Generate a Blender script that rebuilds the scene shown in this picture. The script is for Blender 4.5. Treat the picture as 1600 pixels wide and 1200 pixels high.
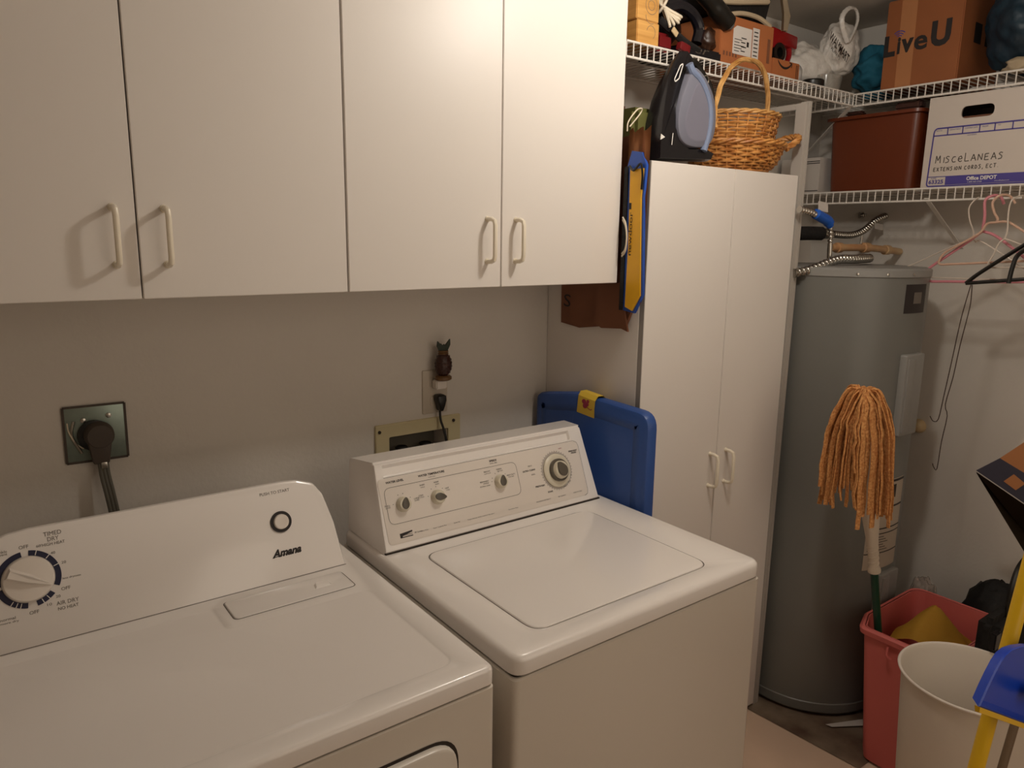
import bpy, bmesh, math, random
from mathutils import Vector, Matrix, noise
random.seed(4)
PI = math.pi
for o in list(bpy.data.objects): bpy.data.objects.remove(o)
SC = bpy.context.scene
COL = SC.collection

# ------------------------------------------------------------------ camera
CAM = Vector((-.605, -1.7543, 1.6148)); YAW, PITCH, ROLL, FPX = -.6426, -.1953, .0136, 1151.8
Fv = Vector((-math.sin(YAW)*math.cos(PITCH), math.cos(YAW)*math.cos(PITCH), math.sin(PITCH)))
R0 = Vector((math.cos(YAW), math.sin(YAW), 0)); U0 = R0.cross(Fv)
Rv = R0*math.cos(ROLL)+U0*math.sin(ROLL); Uv = -R0*math.sin(ROLL)+U0*math.cos(ROLL)
cd = bpy.data.cameras.new('camera'); cam = bpy.data.objects.new('camera', cd); COL.objects.link(cam)
cd.sensor_width = 36; cd.lens = 36*FPX/1600; cd.clip_start = .02
cam.matrix_world = Matrix(((Rv.x, Uv.x, -Fv.x, CAM.x), (Rv.y, Uv.y, -Fv.y, CAM.y), (Rv.z, Uv.z, -Fv.z, CAM.z), (0, 0, 0, 1)))
SC.camera = cam
# ------------------------------------------------------------------ light
W = bpy.data.worlds.new('world'); SC.world = W; W.use_nodes = True
W.node_tree.nodes['Background'].inputs[0].default_value = (.9, .95, 1, 1)
W.node_tree.nodes['Background'].inputs[1].default_value = .02
def lamp(name, kind, loc, energy, col, size, rot=None):
    l = bpy.data.lights.new(name, kind); l.energy = energy; l.color = col
    if kind == 'POINT': l.shadow_soft_size = size
    else: l.size = size
    o = bpy.data.objects.new(name, l); o.location = loc; COL.objects.link(o)
    if rot: o.rotation_euler = rot
    return o
lamp('ceiling_lamp_light', 'POINT', (.72, -.93, 2.27), 15, (1, .945, .86), .05)
lamp('fill_light', 'AREA', (.75, -2.5, 1.55), 6.2, (1, .86, .70), 1.4, (math.radians(88), 0, math.radians(0)))  # added fill from the camera side, stands for no known lamp
SC.view_settings.view_transform = 'Standard'; SC.view_settings.look = 'None'
SC.view_settings.exposure = 0; SC.view_settings.gamma = 1
SC.view_settings.use_curve_mapping = False

def at(px, py, ax, v):                      # measuring aid: where a sight line meets a real plane of the room
    d = Fv+Rv*((px-800)/FPX)-Uv*((py-600)/FPX); i = 'xyz'.index(ax)
    return CAM+d*((v-CAM[i])/d[i])

# ------------------------------------------------------------------ materials
def lin(c): return tuple((x/12.92 if x <= .04045 else ((x+.055)/1.055)**2.4) for x in c)
def rgb(h): return lin(tuple(int(h[i:i+2], 16)/255 for i in (0, 2, 4)))
MATS = {}
def mat(name, col, rough=.5, metal=0, bump=0, bscale=60, var=0, vscale=8, alpha=1, trans=0, emit=0, col2=None, coat=0, bdist=.003, stretch=None, wave=None):
    m = bpy.data.materials.new(name); m.use_nodes = True; nt = m.node_tree; b = nt.nodes['Principled BSDF']
    c = rgb(col)
    b.inputs['Base Color'].default_value = (*c, 1); b.inputs['Roughness'].default_value = rough; b.inputs['Metallic'].default_value = metal
    b.inputs['Alpha'].default_value = alpha; b.inputs['Transmission Weight'].default_value = trans; b.inputs['Coat Weight'].default_value = coat
    if emit: b.inputs['Emission Color'].default_value = (*c, 1); b.inputs['Emission Strength'].default_value = emit
    tc = nt.nodes.new('ShaderNodeTexCoord'); mp = nt.nodes.new('ShaderNodeMapping'); nt.links.new(tc.outputs['Object'], mp.inputs[0])
    if stretch: mp.inputs['Scale'].default_value = stretch
    if var or col2:
        n = nt.nodes.new('ShaderNodeTexNoise'); n.inputs['Scale'].default_value = vscale; n.inputs['Detail'].default_value = 5
        nt.links.new(mp.outputs[0], n.inputs[0]); r = nt.nodes.new('ShaderNodeValToRGB')
        r.color_ramp.elements[0].position = .35; r.color_ramp.elements[1].position = .65
        c2 = rgb(col2) if col2 else tuple(max(0, x*(1-var)) for x in c)
        r.color_ramp.elements[0].color = (*c2, 1); r.color_ramp.elements[1].color = (*c, 1)
        nt.links.new(n.outputs[0], r.inputs[0]); nt.links.new(r.outputs[0], b.inputs['Base Color'])
    if bump:
        if wave:
            n2 = nt.nodes.new('ShaderNodeTexWave'); n2.inputs['Scale'].default_value = wave; n2.inputs['Distortion'].default_value = 2
        else:
            n2 = nt.nodes.new('ShaderNodeTexNoise'); n2.inputs['Scale'].default_value = bscale; n2.inputs['Detail'].default_value = 3
        nt.links.new(mp.outputs[0], n2.inputs[0])
        bp = nt.nodes.new('ShaderNodeBump'); bp.inputs['Strength'].default_value = bump; bp.inputs['Distance'].default_value = bdist
        nt.links.new(n2.outputs[0], bp.inputs['Height']); nt.links.new(bp.outputs[0], b.inputs['Normal'])
    MATS[name] = m; return m
M = MATS
mat('wall_paint', 'dad2c8', .85, bump=.25, bscale=90, var=.04, vscale=3)
mat('ceiling_paint', 'c9c0b4', .9, bump=.3, bscale=70)
mat('floor_vinyl', 'dfc3aa', .5, var=.08, vscale=5)
mat('sheet_dirty', '8a7a68', .35, col2='5a4436', vscale=7, bump=.6, bscale=14)
mat('laminate', 'e8e0d8', .42)
mat('laminate_edge', 'cdb89a', .5)
mat('handle_white', 'efe4cf', .3)
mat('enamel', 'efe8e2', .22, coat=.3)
mat('enamel_shaded', 'dad2c7', .3)  # same white enamel, darkened for the shade on fronts and sides
mat('plastic_white', 'e4dad0', .3)
mat('plastic_cream', 'd8cfba', .35)
mat('seam_dark', '2a2018', .7)
mat('ink', '231c1a', .6)
mat('ink_navy', '1b1c3a', .6)
mat('ink_red', 'a03048', .6)
mat('ink_purple', '4a3f8e', .6)
mat('ink_grey', '6a625a', .6)
mat('white_print', 'e6e0d8', .6)
mat('knob_grey', '5d564c', .35)
mat('chrome', 'c8c4bc', .2, metal=1)
mat('chrome_dull', 'b4b0a8', .25, metal=1)
mat('galv', '93a096', .38, metal=.7, var=.2, vscale=20)
mat('plug_grey', '4a3f36', .6)
mat('cord_grey', '5b574c', .55)
mat('black_plastic', '14120f', .35)
mat(name='black_soft', bdist=.012, col='120f0e', rough=.75, bump=.4, bscale=40)
mat('black_shiny', '17151a', .18)
mat('valve_box', 'c9bb94', .45)
mat('recess_grey', '7c776c', .6)
mat('valve_brass', '8d4a2c', .35, metal=.6)
mat('outlet_white', 'c8bbaa', .4)
mat('pineapple_brown', '3b1d14', .4)
mat('pineapple_leaf', '1c2a1c', .4)
mat('pineapple_base', '6a4a26', .4)
mat('blue_board', '2c4f92', .4, bump=.1, bscale=60)
mat('label_yellow', 'e0bc42', .5)
mat('bag_yellow', 'e8ad1c', .3, bump=.15, bscale=30)
mat('bag_blue', '2750a8', .35, bump=.3, bscale=30)
mat('kraft', 'b5784a', .7, bump=.3, bscale=25, var=.1)
mat('kraft_dark', '7d4d33', .7, bump=.3, bscale=25, var=.12)
mat('cord_white', 'ded0b8', .5)
mat('olive', '5b5a2a', .6)
mat('iron_black', '161417', .22)
mat('iron_blue', '77839e', .3)
mat('iron_tank', '73737f', .22)
mat('iron_inner', '777582', .2)
mat('red_plastic', '8a1216', .25)
mat('dark_red', '6a0d12', .4)
mat('edge_shade_grey', '9b948e', .45)
mat('frame_grey', 'b5ada4', .4)
mat('wicker', 'd69a55', .5, col2='a9682c', vscale=45, bump=.3, bscale=120)
mat('wicker_pale', 'd8a868', .5, col2='b47c3c', vscale=30)
mat('wire_white', 'e6dfd6', .3)
mat('wood_block', 'd8a45c', .55, col2='c08a44', vscale=6, stretch=(1, 1, 12))
mat('cardboard', 'b0683a', .75, var=.1, vscale=6)
mat('cardboard_shelf', '9a5a30', .75, var=.15, vscale=5)
mat('cardboard_side', '6a3a20', .8, var=.2, vscale=5)
mat('label_paper', 'd8d0c8', .6)
mat('tan_cloth', 'b9a588', .8, bump=.4, bscale=60)
mat(name='plastic_film', bdist=.012, col='c8c4c0', rough=.3, alpha=.85, bump=.8, bscale=18)
mat(name='plastic_bag', bdist=.012, col='d6d0c8', rough=.35, bump=.8, bscale=22)
mat('clear_tub', 'b0aaa0', .15, alpha=.45)
mat(name='teal_cloth', bdist=.012, col='146078', rough=.85, bump=.8, bscale=18, var=.2)
mat(name='blue_film', bdist=.012, col='203c4c', rough=.5, col2='132430', vscale=9, bump=.9, bscale=14)
mat('bin_brown', '6a2f16', .35, bump=.1)
mat('bin_brown_dark', '3c2018', .4)
mat('box_white', 'cfc3b8', .65)
mat('paper_white', 'c4bcb4', .7)
mat('heater_grey', '74736e', .38, var=.06, vscale=3)
mat('heater_trim', '8c8a86', .4)
mat('heater_label', 'b3a493', .6)
mat('heater_label_dark', '241c1c', .5)
mat('pvc_old', 'c9aa7e', .45, col2='b8845a', vscale=7)
mat('valve_blue', '1a5cc0', .3)
mat('hanger_pink', 'd98a94', .35)
mat('hanger_beige', 'cfa992', .4)
mat('hanger_wire', 'd8cabb', .3)
mat('copper_dark', '3a2418', .4)
mat('mop_orange', 'dda262', .85, col2='ba763e', vscale=160, bump=1, bscale=220)
mat('mop_socket', 'd8c8b4', .45)
mat('mop_green', '17402e', .35)
mat('bin_pink', 'cc6660', .5, bump=.08)
mat('bin_cream', 'd8cdbf', .5)
mat('cloth_yellow', 'd8a83c', .8, bump=.4)
mat('dustpan_blue', '1440b4', .3)
mat('plastic_yellow', 'e0b218', .35)
mat('stick_brown', '6e5a44', .5)
mat('bag_navy', '3c3a48', .7)
mat('bag_inside', '3a2a16', .8)
mat('glass_lamp', 'fff0d8', .3, emit=6)
mat('knob_cream', 'c9b088', .4)
mat(name='clear_film', bdist=.012, col='a89a90', rough=.12, alpha=.55, bump=1, bscale=25)
mat('bag_green', '5a7a5a', .6)

# ------------------------------------------------------------------ geometry helpers
def B(): return bmesh.new()
def box(bm, x0, x1, y0, y1, z0, z1, bev=0, T=None, seg=2):
    vs = [bm.verts.new((x, y, z)) for x in (x0, x1) for y in (y0, y1) for z in (z0, z1)]
    fs = [bm.faces.new([vs[i] for i in f]) for f in ((0, 1, 3, 2), (4, 6, 7, 5), (0, 4, 5, 1), (2, 3, 7, 6), (0, 2, 6, 4), (1, 5, 7, 3))]
    if bev:
        es = list({e for f in fs for e in f.edges})
        r = bmesh.ops.bevel(bm, geom=es, offset=bev, segments=seg, affect='EDGES')
        vs = list({v for f in r['faces'] for v in f.verts} | {v for v in vs if v.is_valid})
    if T is not None: bmesh.ops.transform(bm, matrix=T, verts=vs)
    return vs
def rpoly(pts, r, n=5):
    out = []; L = len(pts)
    for i in range(L):
        p0, p, p1 = Vector(pts[i-1]), Vector(pts[i]), Vector(pts[(i+1) % L])
        ri = r[i] if isinstance(r, (list, tuple)) else r
        a = (p0-p).normalized(); b = (p1-p).normalized(); ang = a.angle(b)
        if ri <= 1e-6: ri = 1e-5
        d = min(ri/math.tan(ang/2), .49*(p0-p).length, .49*(p1-p).length)
        A, Bq = p+a*d, p+b*d
        for k in range(n+1):
            t = k/n; out.append(tuple((A*(1-t)**2+p*2*t*(1-t)+Bq*t*t)))
    return out
def rrect(x0, x1, y0, y1, r, n=5): return rpoly([(x0, y0), (x1, y0), (x1, y1), (x0, y1)], r, n)
def offs(pts, d):                            # inset a CCW outline by d
    out = []; L = len(pts)
    for i in range(L):
        a, p, b = Vector(pts[i-1]), Vector(pts[i]), Vector(pts[(i+1) % L])
        e1 = (p-a); e2 = (b-p)
        n1 = Vector((-e1.y, e1.x)).normalized() if e1.length > 1e-9 else Vector((0, 0)); n2 = Vector((-e2.y, e2.x)).normalized() if e2.length > 1e-9 else n1
        n = (n1+n2)
        if n.length < 1e-9: n = n1
        n.normalize(); out.append(tuple(p+n*d/max(.4, n.dot(n2) if n2.length else 1)))
    return out
def loft(bm, loops, c0=True, c1=True, T=None, closed=True):
    V = []
    for lp in loops:
        V.append([bm.verts.new((T @ Vector(p)) if T is not None else p) for p in lp])
    n = len(V[0])
    for a, b in zip(V, V[1:]):
        for i in range(n if closed else n-1):
            j = (i+1) % n
            try: bm.faces.new((a[i], a[j], b[j], b[i]))
            except ValueError: pass
    if c0: bm.faces.new(V[0][::-1])
    if c1: bm.faces.new(V[-1])
    return V
def prism(bm, pts, h0, h1, bev=0, T=None, bev0=0):
    L = []
    if bev0: L += [[(*p, h0) for p in offs(pts, bev0)], [(*p, h0+bev0) for p in pts]]
    else: L += [[(*p, h0) for p in pts]]
    if bev: L += [[(*p, h1-bev) for p in pts], [(*p, h1-bev*.3) for p in offs(pts, bev*.35)], [(*p, h1) for p in offs(pts, bev)]]
    else: L += [[(*p, h1) for p in pts]]
    return loft(bm, L, T=T)
def smoothpath(pts, k=6):
    P = [Vector(p) for p in pts]; P = [P[0]*2-P[1]]+P+[P[-1]*2-P[-2]]; out = []
    for i in range(1, len(P)-2):
        for j in range(k):
            t = j/k; a, b, c, d = P[i-1:i+3]
            out.append(.5*((2*b)+(c-a)*t+(2*a-5*b+4*c-d)*t*t+(3*b-a-3*c+d)*t**3))
    out.append(P[-2]); return out
def tube(bm, pts, r, seg=8, cap=True, closed=False, flat=1):
    P = [Vector(p) for p in pts]; n = len(P); V = []; up = None
    for i, p in enumerate(P):
        if closed: t = P[(i+1) % n]-P[i-1]
        else: t = P[min(i+1, n-1)]-P[max(i-1, 0)]
        t.normalize()
        if up is None: up = t.orthogonal().normalized()
        up = (up-t*up.dot(t))
        up = up.normalized() if up.length > 1e-6 else t.orthogonal().normalized()
        s = t.cross(up); rr = r[i] if isinstance(r, (list, tuple)) else r
        V.append([bm.verts.new(p+(up*math.cos(2*PI*k/seg)*flat+s*math.sin(2*PI*k/seg))*rr) for k in range(seg)])
    for i in range(n if closed else n-1):
        a, b = V[i], V[(i+1) % n]
        for k in range(seg): bm.faces.new((a[k], a[(k+1) % seg], b[(k+1) % seg], b[k]))
    if cap and not closed: bm.faces.new(V[0][::-1]); bm.faces.new(V[-1])
def lathe(bm, prof, T=None, seg=32, c0=True, c1=True, sx=1, sy=1):
    loft(bm, [[(r*math.cos(2*PI*k/seg)*sx, r*math.sin(2*PI*k/seg)*sy, z) for k in range(seg)] for r, z in prof], c0, c1, T)
def flatpoly(bm, pts3, th, d):               # a sheet: outline pts3, thickness th along unit vector d
    d = Vector(d)*th; loft(bm, [[tuple(Vector(p)) for p in pts3], [tuple(Vector(p)+d) for p in pts3]])
def blob(bm, c, r, amp=.15, freq=2.5, seed=0, sub=4, cut=None, ridge=False, fold=0):
    s = bmesh.ops.create_icosphere(bm, subdivisions=sub, radius=1)
    for v in s['verts']:
        n = v.co.normalized(); q = n*freq+Vector((seed*7.3, seed*3.1, seed))
        a = noise.noise(q)+.5*noise.noise(q*2.3)
        if ridge: a += .55*(1-abs(noise.noise(q*2.1))*2.5)
        if fold: a += fold*math.sin(n.z*11+3.5*noise.noise(n*1.6+Vector((seed, 0, 0))))
        k = 1+amp*a; z = n.z*k
        if cut is not None: z = max(z, cut)
        v.co = Vector((c[0]+n.x*k*r[0], c[1]+n.y*k*r[1], c[2]+z*r[2]))
def FR(o, X, Y):
    X = Vector(X).normalized(); Y = Vector(Y).normalized(); Z = X.cross(Y)
    return Matrix(((X.x, Y.x, Z.x, o[0]), (X.y, Y.y, Z.y, o[1]), (X.z, Y.z, Z.z, o[2]), (0, 0, 0, 1)))
TC = {}
def text(bm, s, T, cx, cy, w=None, h=None, rot=0, shear=0, bold=0, z=.0004, font_h=None):
    k = (s, shear, bold)
    if k not in TC:
        cu = bpy.data.curves.new('t', 'FONT'); cu.body = s; cu.size = 1; cu.shear = shear; cu.offset = bold; cu.extrude = .0; cu.resolution_u = 3
        ob = bpy.data.objects.new('t', cu); me = bpy.data.meshes.new_from_object(ob)
        TC[k] = ([tuple(v.co) for v in me.vertices], [tuple(p.vertices) for p in me.polygons])
        bpy.data.objects.remove(ob); bpy.data.meshes.remove(me)
    vs, fs = TC[k]
    if not vs: return
    xs = [v[0] for v in vs]; ys = [v[1] for v in vs]; W_, H_ = max(xs)-min(xs), max(ys)-min(ys)
    sx = w/W_ if w else None; sy = h/H_ if h else None
    sx = sx or sy; sy = sy or sx
    mx, my = (max(xs)+min(xs))/2, (max(ys)+min(ys))/2; c_, s_ = math.cos(rot), math.sin(rot)
    V = []
    for v in vs:
        a, b = (v[0]-mx)*sx, (v[1]-my)*sy
        V.append(bm.verts.new(T @ Vector((cx+a*c_-b*s_, cy+a*s_+b*c_, z))))
    for f in fs:
        try: bm.faces.new([V[i] for i in f])
        except ValueError: pass
def line2(bm, T, pts, w=.0012, z=.0004, closed=False):   # printed line on a panel
    n = len(pts)
    for i in range(n if closed else n-1):
        a, b = Vector(pts[i]), Vector(pts[(i+1) % n]); d = (b-a)
        if d.length < 1e-7: continue
        m = Vector((-d.y, d.x)).normalized()*w/2
        bm.faces.new([bm.verts.new(T @ Vector((*q, z))) for q in (a-m, b-m, b+m, a+m)])
def quad(bm, T, x0, x1, y0, y1, z=.0004):
    bm.faces.new([bm.verts.new(T @ Vector((x, y, z))) for x, y in ((x0, y0), (x1, y0), (x1, y1), (x0, y1))])
def arc(cx, cy, r, a0, a1, n=24): return [(cx+r*math.cos(math.radians(a0+(a1-a0)*k/n)), cy+r*math.sin(math.radians(a0+(a1-a0)*k/n))) for k in range(n+1)]

def wpos(p):
    v = Vector((0, 0, 0))
    while p is not None: v += Vector(p.location); p = p.parent
    return v
def obj(name, bm, m, parent=None, label=None, loc=None, smooth=35, fix=True):
    if fix: bmesh.ops.recalc_face_normals(bm, faces=bm.faces[:])
    me = bpy.data.meshes.new(name)
    base = wpos(parent) if parent is not None else Vector(loc if loc else (0, 0, 0))
    own = Vector((0, 0, 0))
    if parent is None and loc is None:
        zs = [v.co for v in bm.verts]; base = Vector((sum(v.x for v in zs)/len(zs), sum(v.y for v in zs)/len(zs), min(v.z for v in zs)))
    bmesh.ops.translate(bm, verts=bm.verts[:], vec=-base)
    bm.to_mesh(me); bm.free(); me.materials.append(M[m])
    if smooth:
        me.shade_smooth(); me.set_sharp_from_angle(angle=math.radians(smooth))
    o = bpy.data.objects.new(name, me); COL.objects.link(o)
    if parent is not None: o.parent = parent
    else: o.location = base
    if label: o['label'] = label
    return o
def tag(o, label, cat, group=None, kind=None):
    o['label'] = label; o['category'] = cat
    if group: o['group'] = group
    if kind: o['kind'] = kind
    return o
def thing(name, label, cat, loc=(0, 0, 0), group=None):
    o = bpy.data.objects.new(name, None); COL.objects.link(o); o.location = loc; o.empty_display_size = .05
    return tag(o, label, cat, group)
def struct(name, bm, m, **k):
    o = obj(name, bm, m, smooth=0, **k); o['kind'] = 'structure'; return o

# ================================================================== room
XR, ZC, XL, YF = 2.245, 2.41, -1.55, -2.6
b = B(); box(b, XL, XR, YF, 0, -.05, 0); struct('floor', b, 'floor_vinyl')
b = B(); box(b, XL, XR, YF, 0, ZC, ZC+.05); struct('ceiling', b, 'ceiling_paint')
VB = (.29, .474, .95, 1.079)                 # hole for the valve box
b = B()
box(b, XL, VB[0], 0, .1, 0, ZC); box(b, VB[1], XR+.1, 0, .1, 0, ZC); box(b, VB[0], VB[1], 0, .1, 0, VB[2]); box(b, VB[0], VB[1], 0, .1, VB[3], ZC)
struct('wall_back', b, 'wall_paint')
b = B(); box(b, XR, XR+.1, YF, 0, 0, ZC); struct('wall_right', b, 'wall_paint')
b = B(); box(b, XL-.1, XL, YF, .1, 0, ZC); struct('wall_left', b, 'wall_paint')
b = B(); box(b, XL-.1, XR+.1, YF-.1, YF, 0, ZC); struct('wall_front', b, 'wall_paint')

# ceiling lamp (above the washer, out of the frame)
t = thing('ceiling_lamp', 'small round ceiling lamp over the washer', 'lamp', (.72, -.93, ZC))
b = B(); lathe(b, [(.07, ZC-.02), (.075, ZC)], Matrix.Translation((.72, -.93, 0)), 32); obj('base', b, 'plastic_white', t)
b = B(); lathe(b, [(.002, ZC-.088), (.02, ZC-.082), (.03, ZC-.06), (.024, ZC-.035), (.02, ZC-.02)], Matrix.Translation((.72, -.93, 0)), 24); obj('bulb', b, 'glass_lamp', t)

# ================================================================== cabinets
def handle(parent, x, z0, z1, y, out=.032, r=.0052):
    b = B(); pr = [(x, y, z1), (x, y-out*.55, z1), (x, y-out*.9, z1-.004), (x, y-out, z1-.014), (x, y-out, z0+.014), (x, y-out*.9, z0+.004), (x, y-out*.55, z0), (x, y, z0)]
    tube(b, pr, r, 10)
    for z in (z0, z1): lathe(b, [(r*1.35, 0), (r*1.2, .003)], FR((x, y, z), (1, 0, 0), (0, 0, 1)), 12)
    return obj('handle', b, 'handle_white', parent)
def cabinet(label, x0, x1, splits, yf, z0, z1, hx, hz, toe=0, name='wall_cabinet'):
    t = thing(name, label, 'cabinet', ((x0+x1)/2, yf/2, z0), None if toe else 'white wall cabinets')
    yb = yf+.018; th = .016
    b = B()
    box(b, x0, x0+th, yb, -.001, z0, z1, .0006); obj('side_panel', b, 'laminate', t)
    b = B(); box(b, x1-th, x1, yb, -.001, z0, z1, .0006); obj('side_panel', b, 'laminate', t)
    b = B(); box(b, x0+th, x1-th, yb, -.001, z1-th, z1, .0006); obj('top_panel', b, 'laminate', t)
    b = B(); box(b, x0+th, x1-th, yb, -.001, z0+toe, z0+toe+th, .0006); obj('bottom_panel', b, 'laminate', t)
    b = B(); box(b, x0+th, x1-th, -.012, -.004, z0+toe+th, z1-th); obj('back_panel', b, 'laminate', t)
    if toe: b = B(); box(b, x0+th, x1-th, yb+.03, yb+.046, z0, z0+toe); obj('toe_board', b, 'laminate', t)
    xs = [x0]+splits+[x1]
    for i in range(len(xs)-1):
        b = B(); box(b, xs[i]+.0014, xs[i+1]-.0014, yf, yf+.0168, z0+.001+toe*.4, z1-.001, .0012, seg=2)
        d = obj('door', b, 'laminate', t)
        handle(d, hx[i], hz[0], hz[1], yf)
    if toe:
        b = B(); box(b, x0+.0006, x0+.0013, yf+.0006, yf+.0166, z0+.02, z1-.002); obj('edge_shade', b, 'edge_shade_grey', t)  # added grey strip, paints the shading of the door edge
    return t
cabinet('white wall cabinet above the dryer, its two doors with handles at their meeting edge', -.7355, .0375, [-.3484], -.33, 1.5005, 2.27, (-.385, -.304), (1.561, 1.657))
cabinet('white wall cabinet above the washer, nearest the tall cabinet', .0385, .8084, [.4241], -.33, 1.5005, 2.27, (.384, .466), (1.561, 1.657))
cabinet('tall white floor cabinet with two long doors between washer and water heater', .842, 1.4956, [1.1885], -.40, 0, 1.815, (1.157, 1.232), (.886, .986), toe=.03, name='tall_cabinet')

# ================================================================== dryer
DX0, DX1, DYF = -.70, .042, -.855
t = thing('clothes_dryer', 'white clothes dryer at the left with a large round timer dial', 'dryer', ((DX0+DX1)/2, -.48, 0)); dryer = t
b = B()
loft(b, [[(*p, z) for p in rrect(DX0+i, DX1-i, DYF+i, -.11, .012)] for z, i in ((0.02, 0), (.882, 0), (.884, .002))]); body = obj('body', b, 'enamel_shaded', t)
def plate(bm, x0, x1, y0, y1, z0, z1, rad, hole, hr, depth, bev=.008, n=5):
    O = rrect(x0, x1, y0, y1, rad, n)
    V = loft(bm, [[(*p, z0) for p in offs(O, .003)], [(*p, z0+.003) for p in O], [(*p, z1-bev) for p in O], [(*p, z1-bev*.55) for p in offs(O, bev*.14)], [(*p, z1-bev*.15) for p in offs(O, bev*.5)], [(*p, z1) for p in offs(O, bev)]], True, False)
    H = rpoly(hole, hr, n)
    a = [bm.verts.new((*p, z1)) for p in H]; es = []
    for L in (V[-1], a):
        for i in range(len(L)):
            e = bm.edges.get((L[i], L[(i+1) % len(L)])) or bm.edges.new((L[i], L[(i+1) % len(L)])); es.append(e)
    bmesh.ops.triangle_fill(bm, use_beauty=True, edges=es, normal=(0, 0, 1))
    c = [bm.verts.new((*p, z1-depth*.8)) for p in offs(H, abs(depth)*1.2)]; d = [bm.verts.new((*p, z1-depth)) for p in offs(H, abs(depth)*2.6)]
    for A, Bq in ((a, c), (c, d)):
        for i in range(len(A)): bm.faces.new((A[i], A[(i+1) % len(A)], Bq[(i+1) % len(A)], Bq[i]))
    bm.faces.new(d)
b = B()
plate(b, DX0, DX1, DYF, -.11, .886, .92, .016, [(DX0+.045, -.81), (-.003, -.81), (-.003, -.478), (-.28, -.478), (-.28, -.385), (DX0+.045, -.385)], [.03, .03, .03, .012, .012, .02], .0028)
top = obj('top_panel', b, 'enamel', t)
# lint lid
b = B(); prism(b, rrect(-.262, -.024, -.458, -.382, .01), .9195, .9225, .002); lid = obj('lint_lid', b, 'enamel', t)
b = B(); loft(b, [[(-.098, -.432, .9226), (-.062, -.432, .9226), (-.066, -.414, .9226), (-.094, -.414, .9226)], [(-.094, -.429, .9245), (-.066, -.431, .9245), (-.069, -.416, .9285), (-.091, -.416, .9285)]]); obj('finger_grip', b, 'enamel', lid)
b = B()
for k in (0, 1):
    pts = rrect(-.2645, -.0215, -.4605, -.3795, .012)
loft(b, [[(*p, .9202) for p in pts], [(*p, .9204) for p in offs(pts, .0018)]], False, False); obj('lid_gap', b, 'ink_grey', t)
# front door
b = B(); prism(b, rrect(-.60, -.037, .22, .822, .05, 8), 0, .012, .006, FR((0, DYF, 0), (1, 0, 0), (0, 0, 1))); obj('door', b, 'enamel_shaded', t)
b = B(); pts = rrect(-.606, -.031, .214, .828, .055, 8)
loft(b, [[(*p, .0006) for p in pts], [(*p, .0006) for p in offs(pts, .008)]], False, False, FR((0, DYF, 0), (1, 0, 0), (0, 0, 1))); obj('door_gap', b, 'seam_dark', t)
# console
DT = FR((0, -.358, .92), (1, 0, 0), (0, .068, .19))
cl = [(-.663, -.012), (.0035, -.012), (-.007, .095), (-.022, .160), (-.040, .188), (-.075, .2), (-.107, .203), (-.553, .203), (-.585, .2), (-.62, .188), (-.638, .16), (-.653, .095)]
cl = rpoly(cl, [.001, .001]+[.02]*10, 3)
b = B(); prism(b, cl, -.11, 0, .009, DT); con = obj('console', b, 'enamel', t)
b = B(); box(b, DX0+.05, DX1-.075, -.30, -.112, .919, .96, .004); obj('console_base', b, 'enamel', t)
# dial ring, knob
kc = (-.562, .116)
b = B()
for a0, a1 in ((84, -27), (-43, -80), (-97, -168), (-175, -262)):
    o_ = arc(*kc, .0485, a0, a1); i_ = arc(*kc, .0395, a0, a1)
    V = [[b.verts.new(DT @ Vector((*p, .0008))) for p in L] for L in (o_, i_)]
    for k in range(24): b.faces.new((V[0][k], V[0][k+1], V[1][k+1], V[1][k]))
obj('dial_ring', b, 'ink_navy', t)
b = B()
for a in (70, 45, 19, -56, -68, -110, -118, -128): line2(b, DT, [arc(*kc, .0405, a, a, 1)[0], arc(*kc, .0485, a, a, 1)[0]], .0013, .0012)
obj('dial_ticks', b, 'white_print', t)
KT = DT @ Matrix.Translation((*kc, 0))
b = B(); lathe(b, [(.039, .0005), (.0385, .006), (.036, .009), (.02, .011), (.001, .0115)], KT, 40); kn = obj('timer_knob', b, 'plastic_white', t)
b = B(); RT = KT @ Matrix.Rotation(math.radians(-28), 4, 'Z')
loft(b, [[(-.034, -.011, .008), (.0, -.010, .008), (.037, -.0015, .007), (.037, .0015, .007), (0, .010, .008), (-.034, .011, .008)], [(-.031, -.006, .020), (0, -.005, .021), (.034, -.001, .012), (.034, .001, .012), (0, .005, .021), (-.031, .006, .020)]], T=RT)
obj('grip', b, 'plastic_white', kn)
# start button
b = B(); lathe(b, [(.0160, .0005), (.0160, .0025), (.0218, .0025), (.0218, .0005)], DT @ Matrix.Translation((-.122, .12, 0)), 40, False, False); obj('button_ring', b, 'ink', t)
b = B(); lathe(b, [(.0158, .0005), (.0154, .005), (.0142, .0066), (.011, .007), (.008, .0064), (.001, .0062)], DT @ Matrix.Translation((-.122, .12, 0)), 32); obj('start_button', b, 'plastic_white', t)
b = B()
text(b, 'PUSH TO START', DT, -.125, .182, w=.062, h=.0062)
text(b, 'TIMED', DT, -.519, .186, w=.027, h=.0072); text(b, 'DRY', DT, -.519, .1765, w=.017, h=.0072); text(b, 'HIGH HEAT', DT, -.519, .168, w=.034, h=.0052)
text(b, 'OFF', DT, -.563, .1715, w=.014, h=.006); text(b, "60'", DT, -.541, .1685, w=.008, h=.0045); text(b, '40', DT, -.522, .152, w=.007, h=.0045); text(b, '20', DT, -.508, .132, w=.007, h=.0045)
text(b, 'less dryness', DT, -.499, .104, w=.028, h=.0045); text(b, 'OFF', DT, -.510, .087, w=.014, h=.0056); text(b, '20', DT, -.523, .076, w=.007, h=.0045); text(b, '10', DT, -.537, .066, w=.007, h=.0045)
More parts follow.
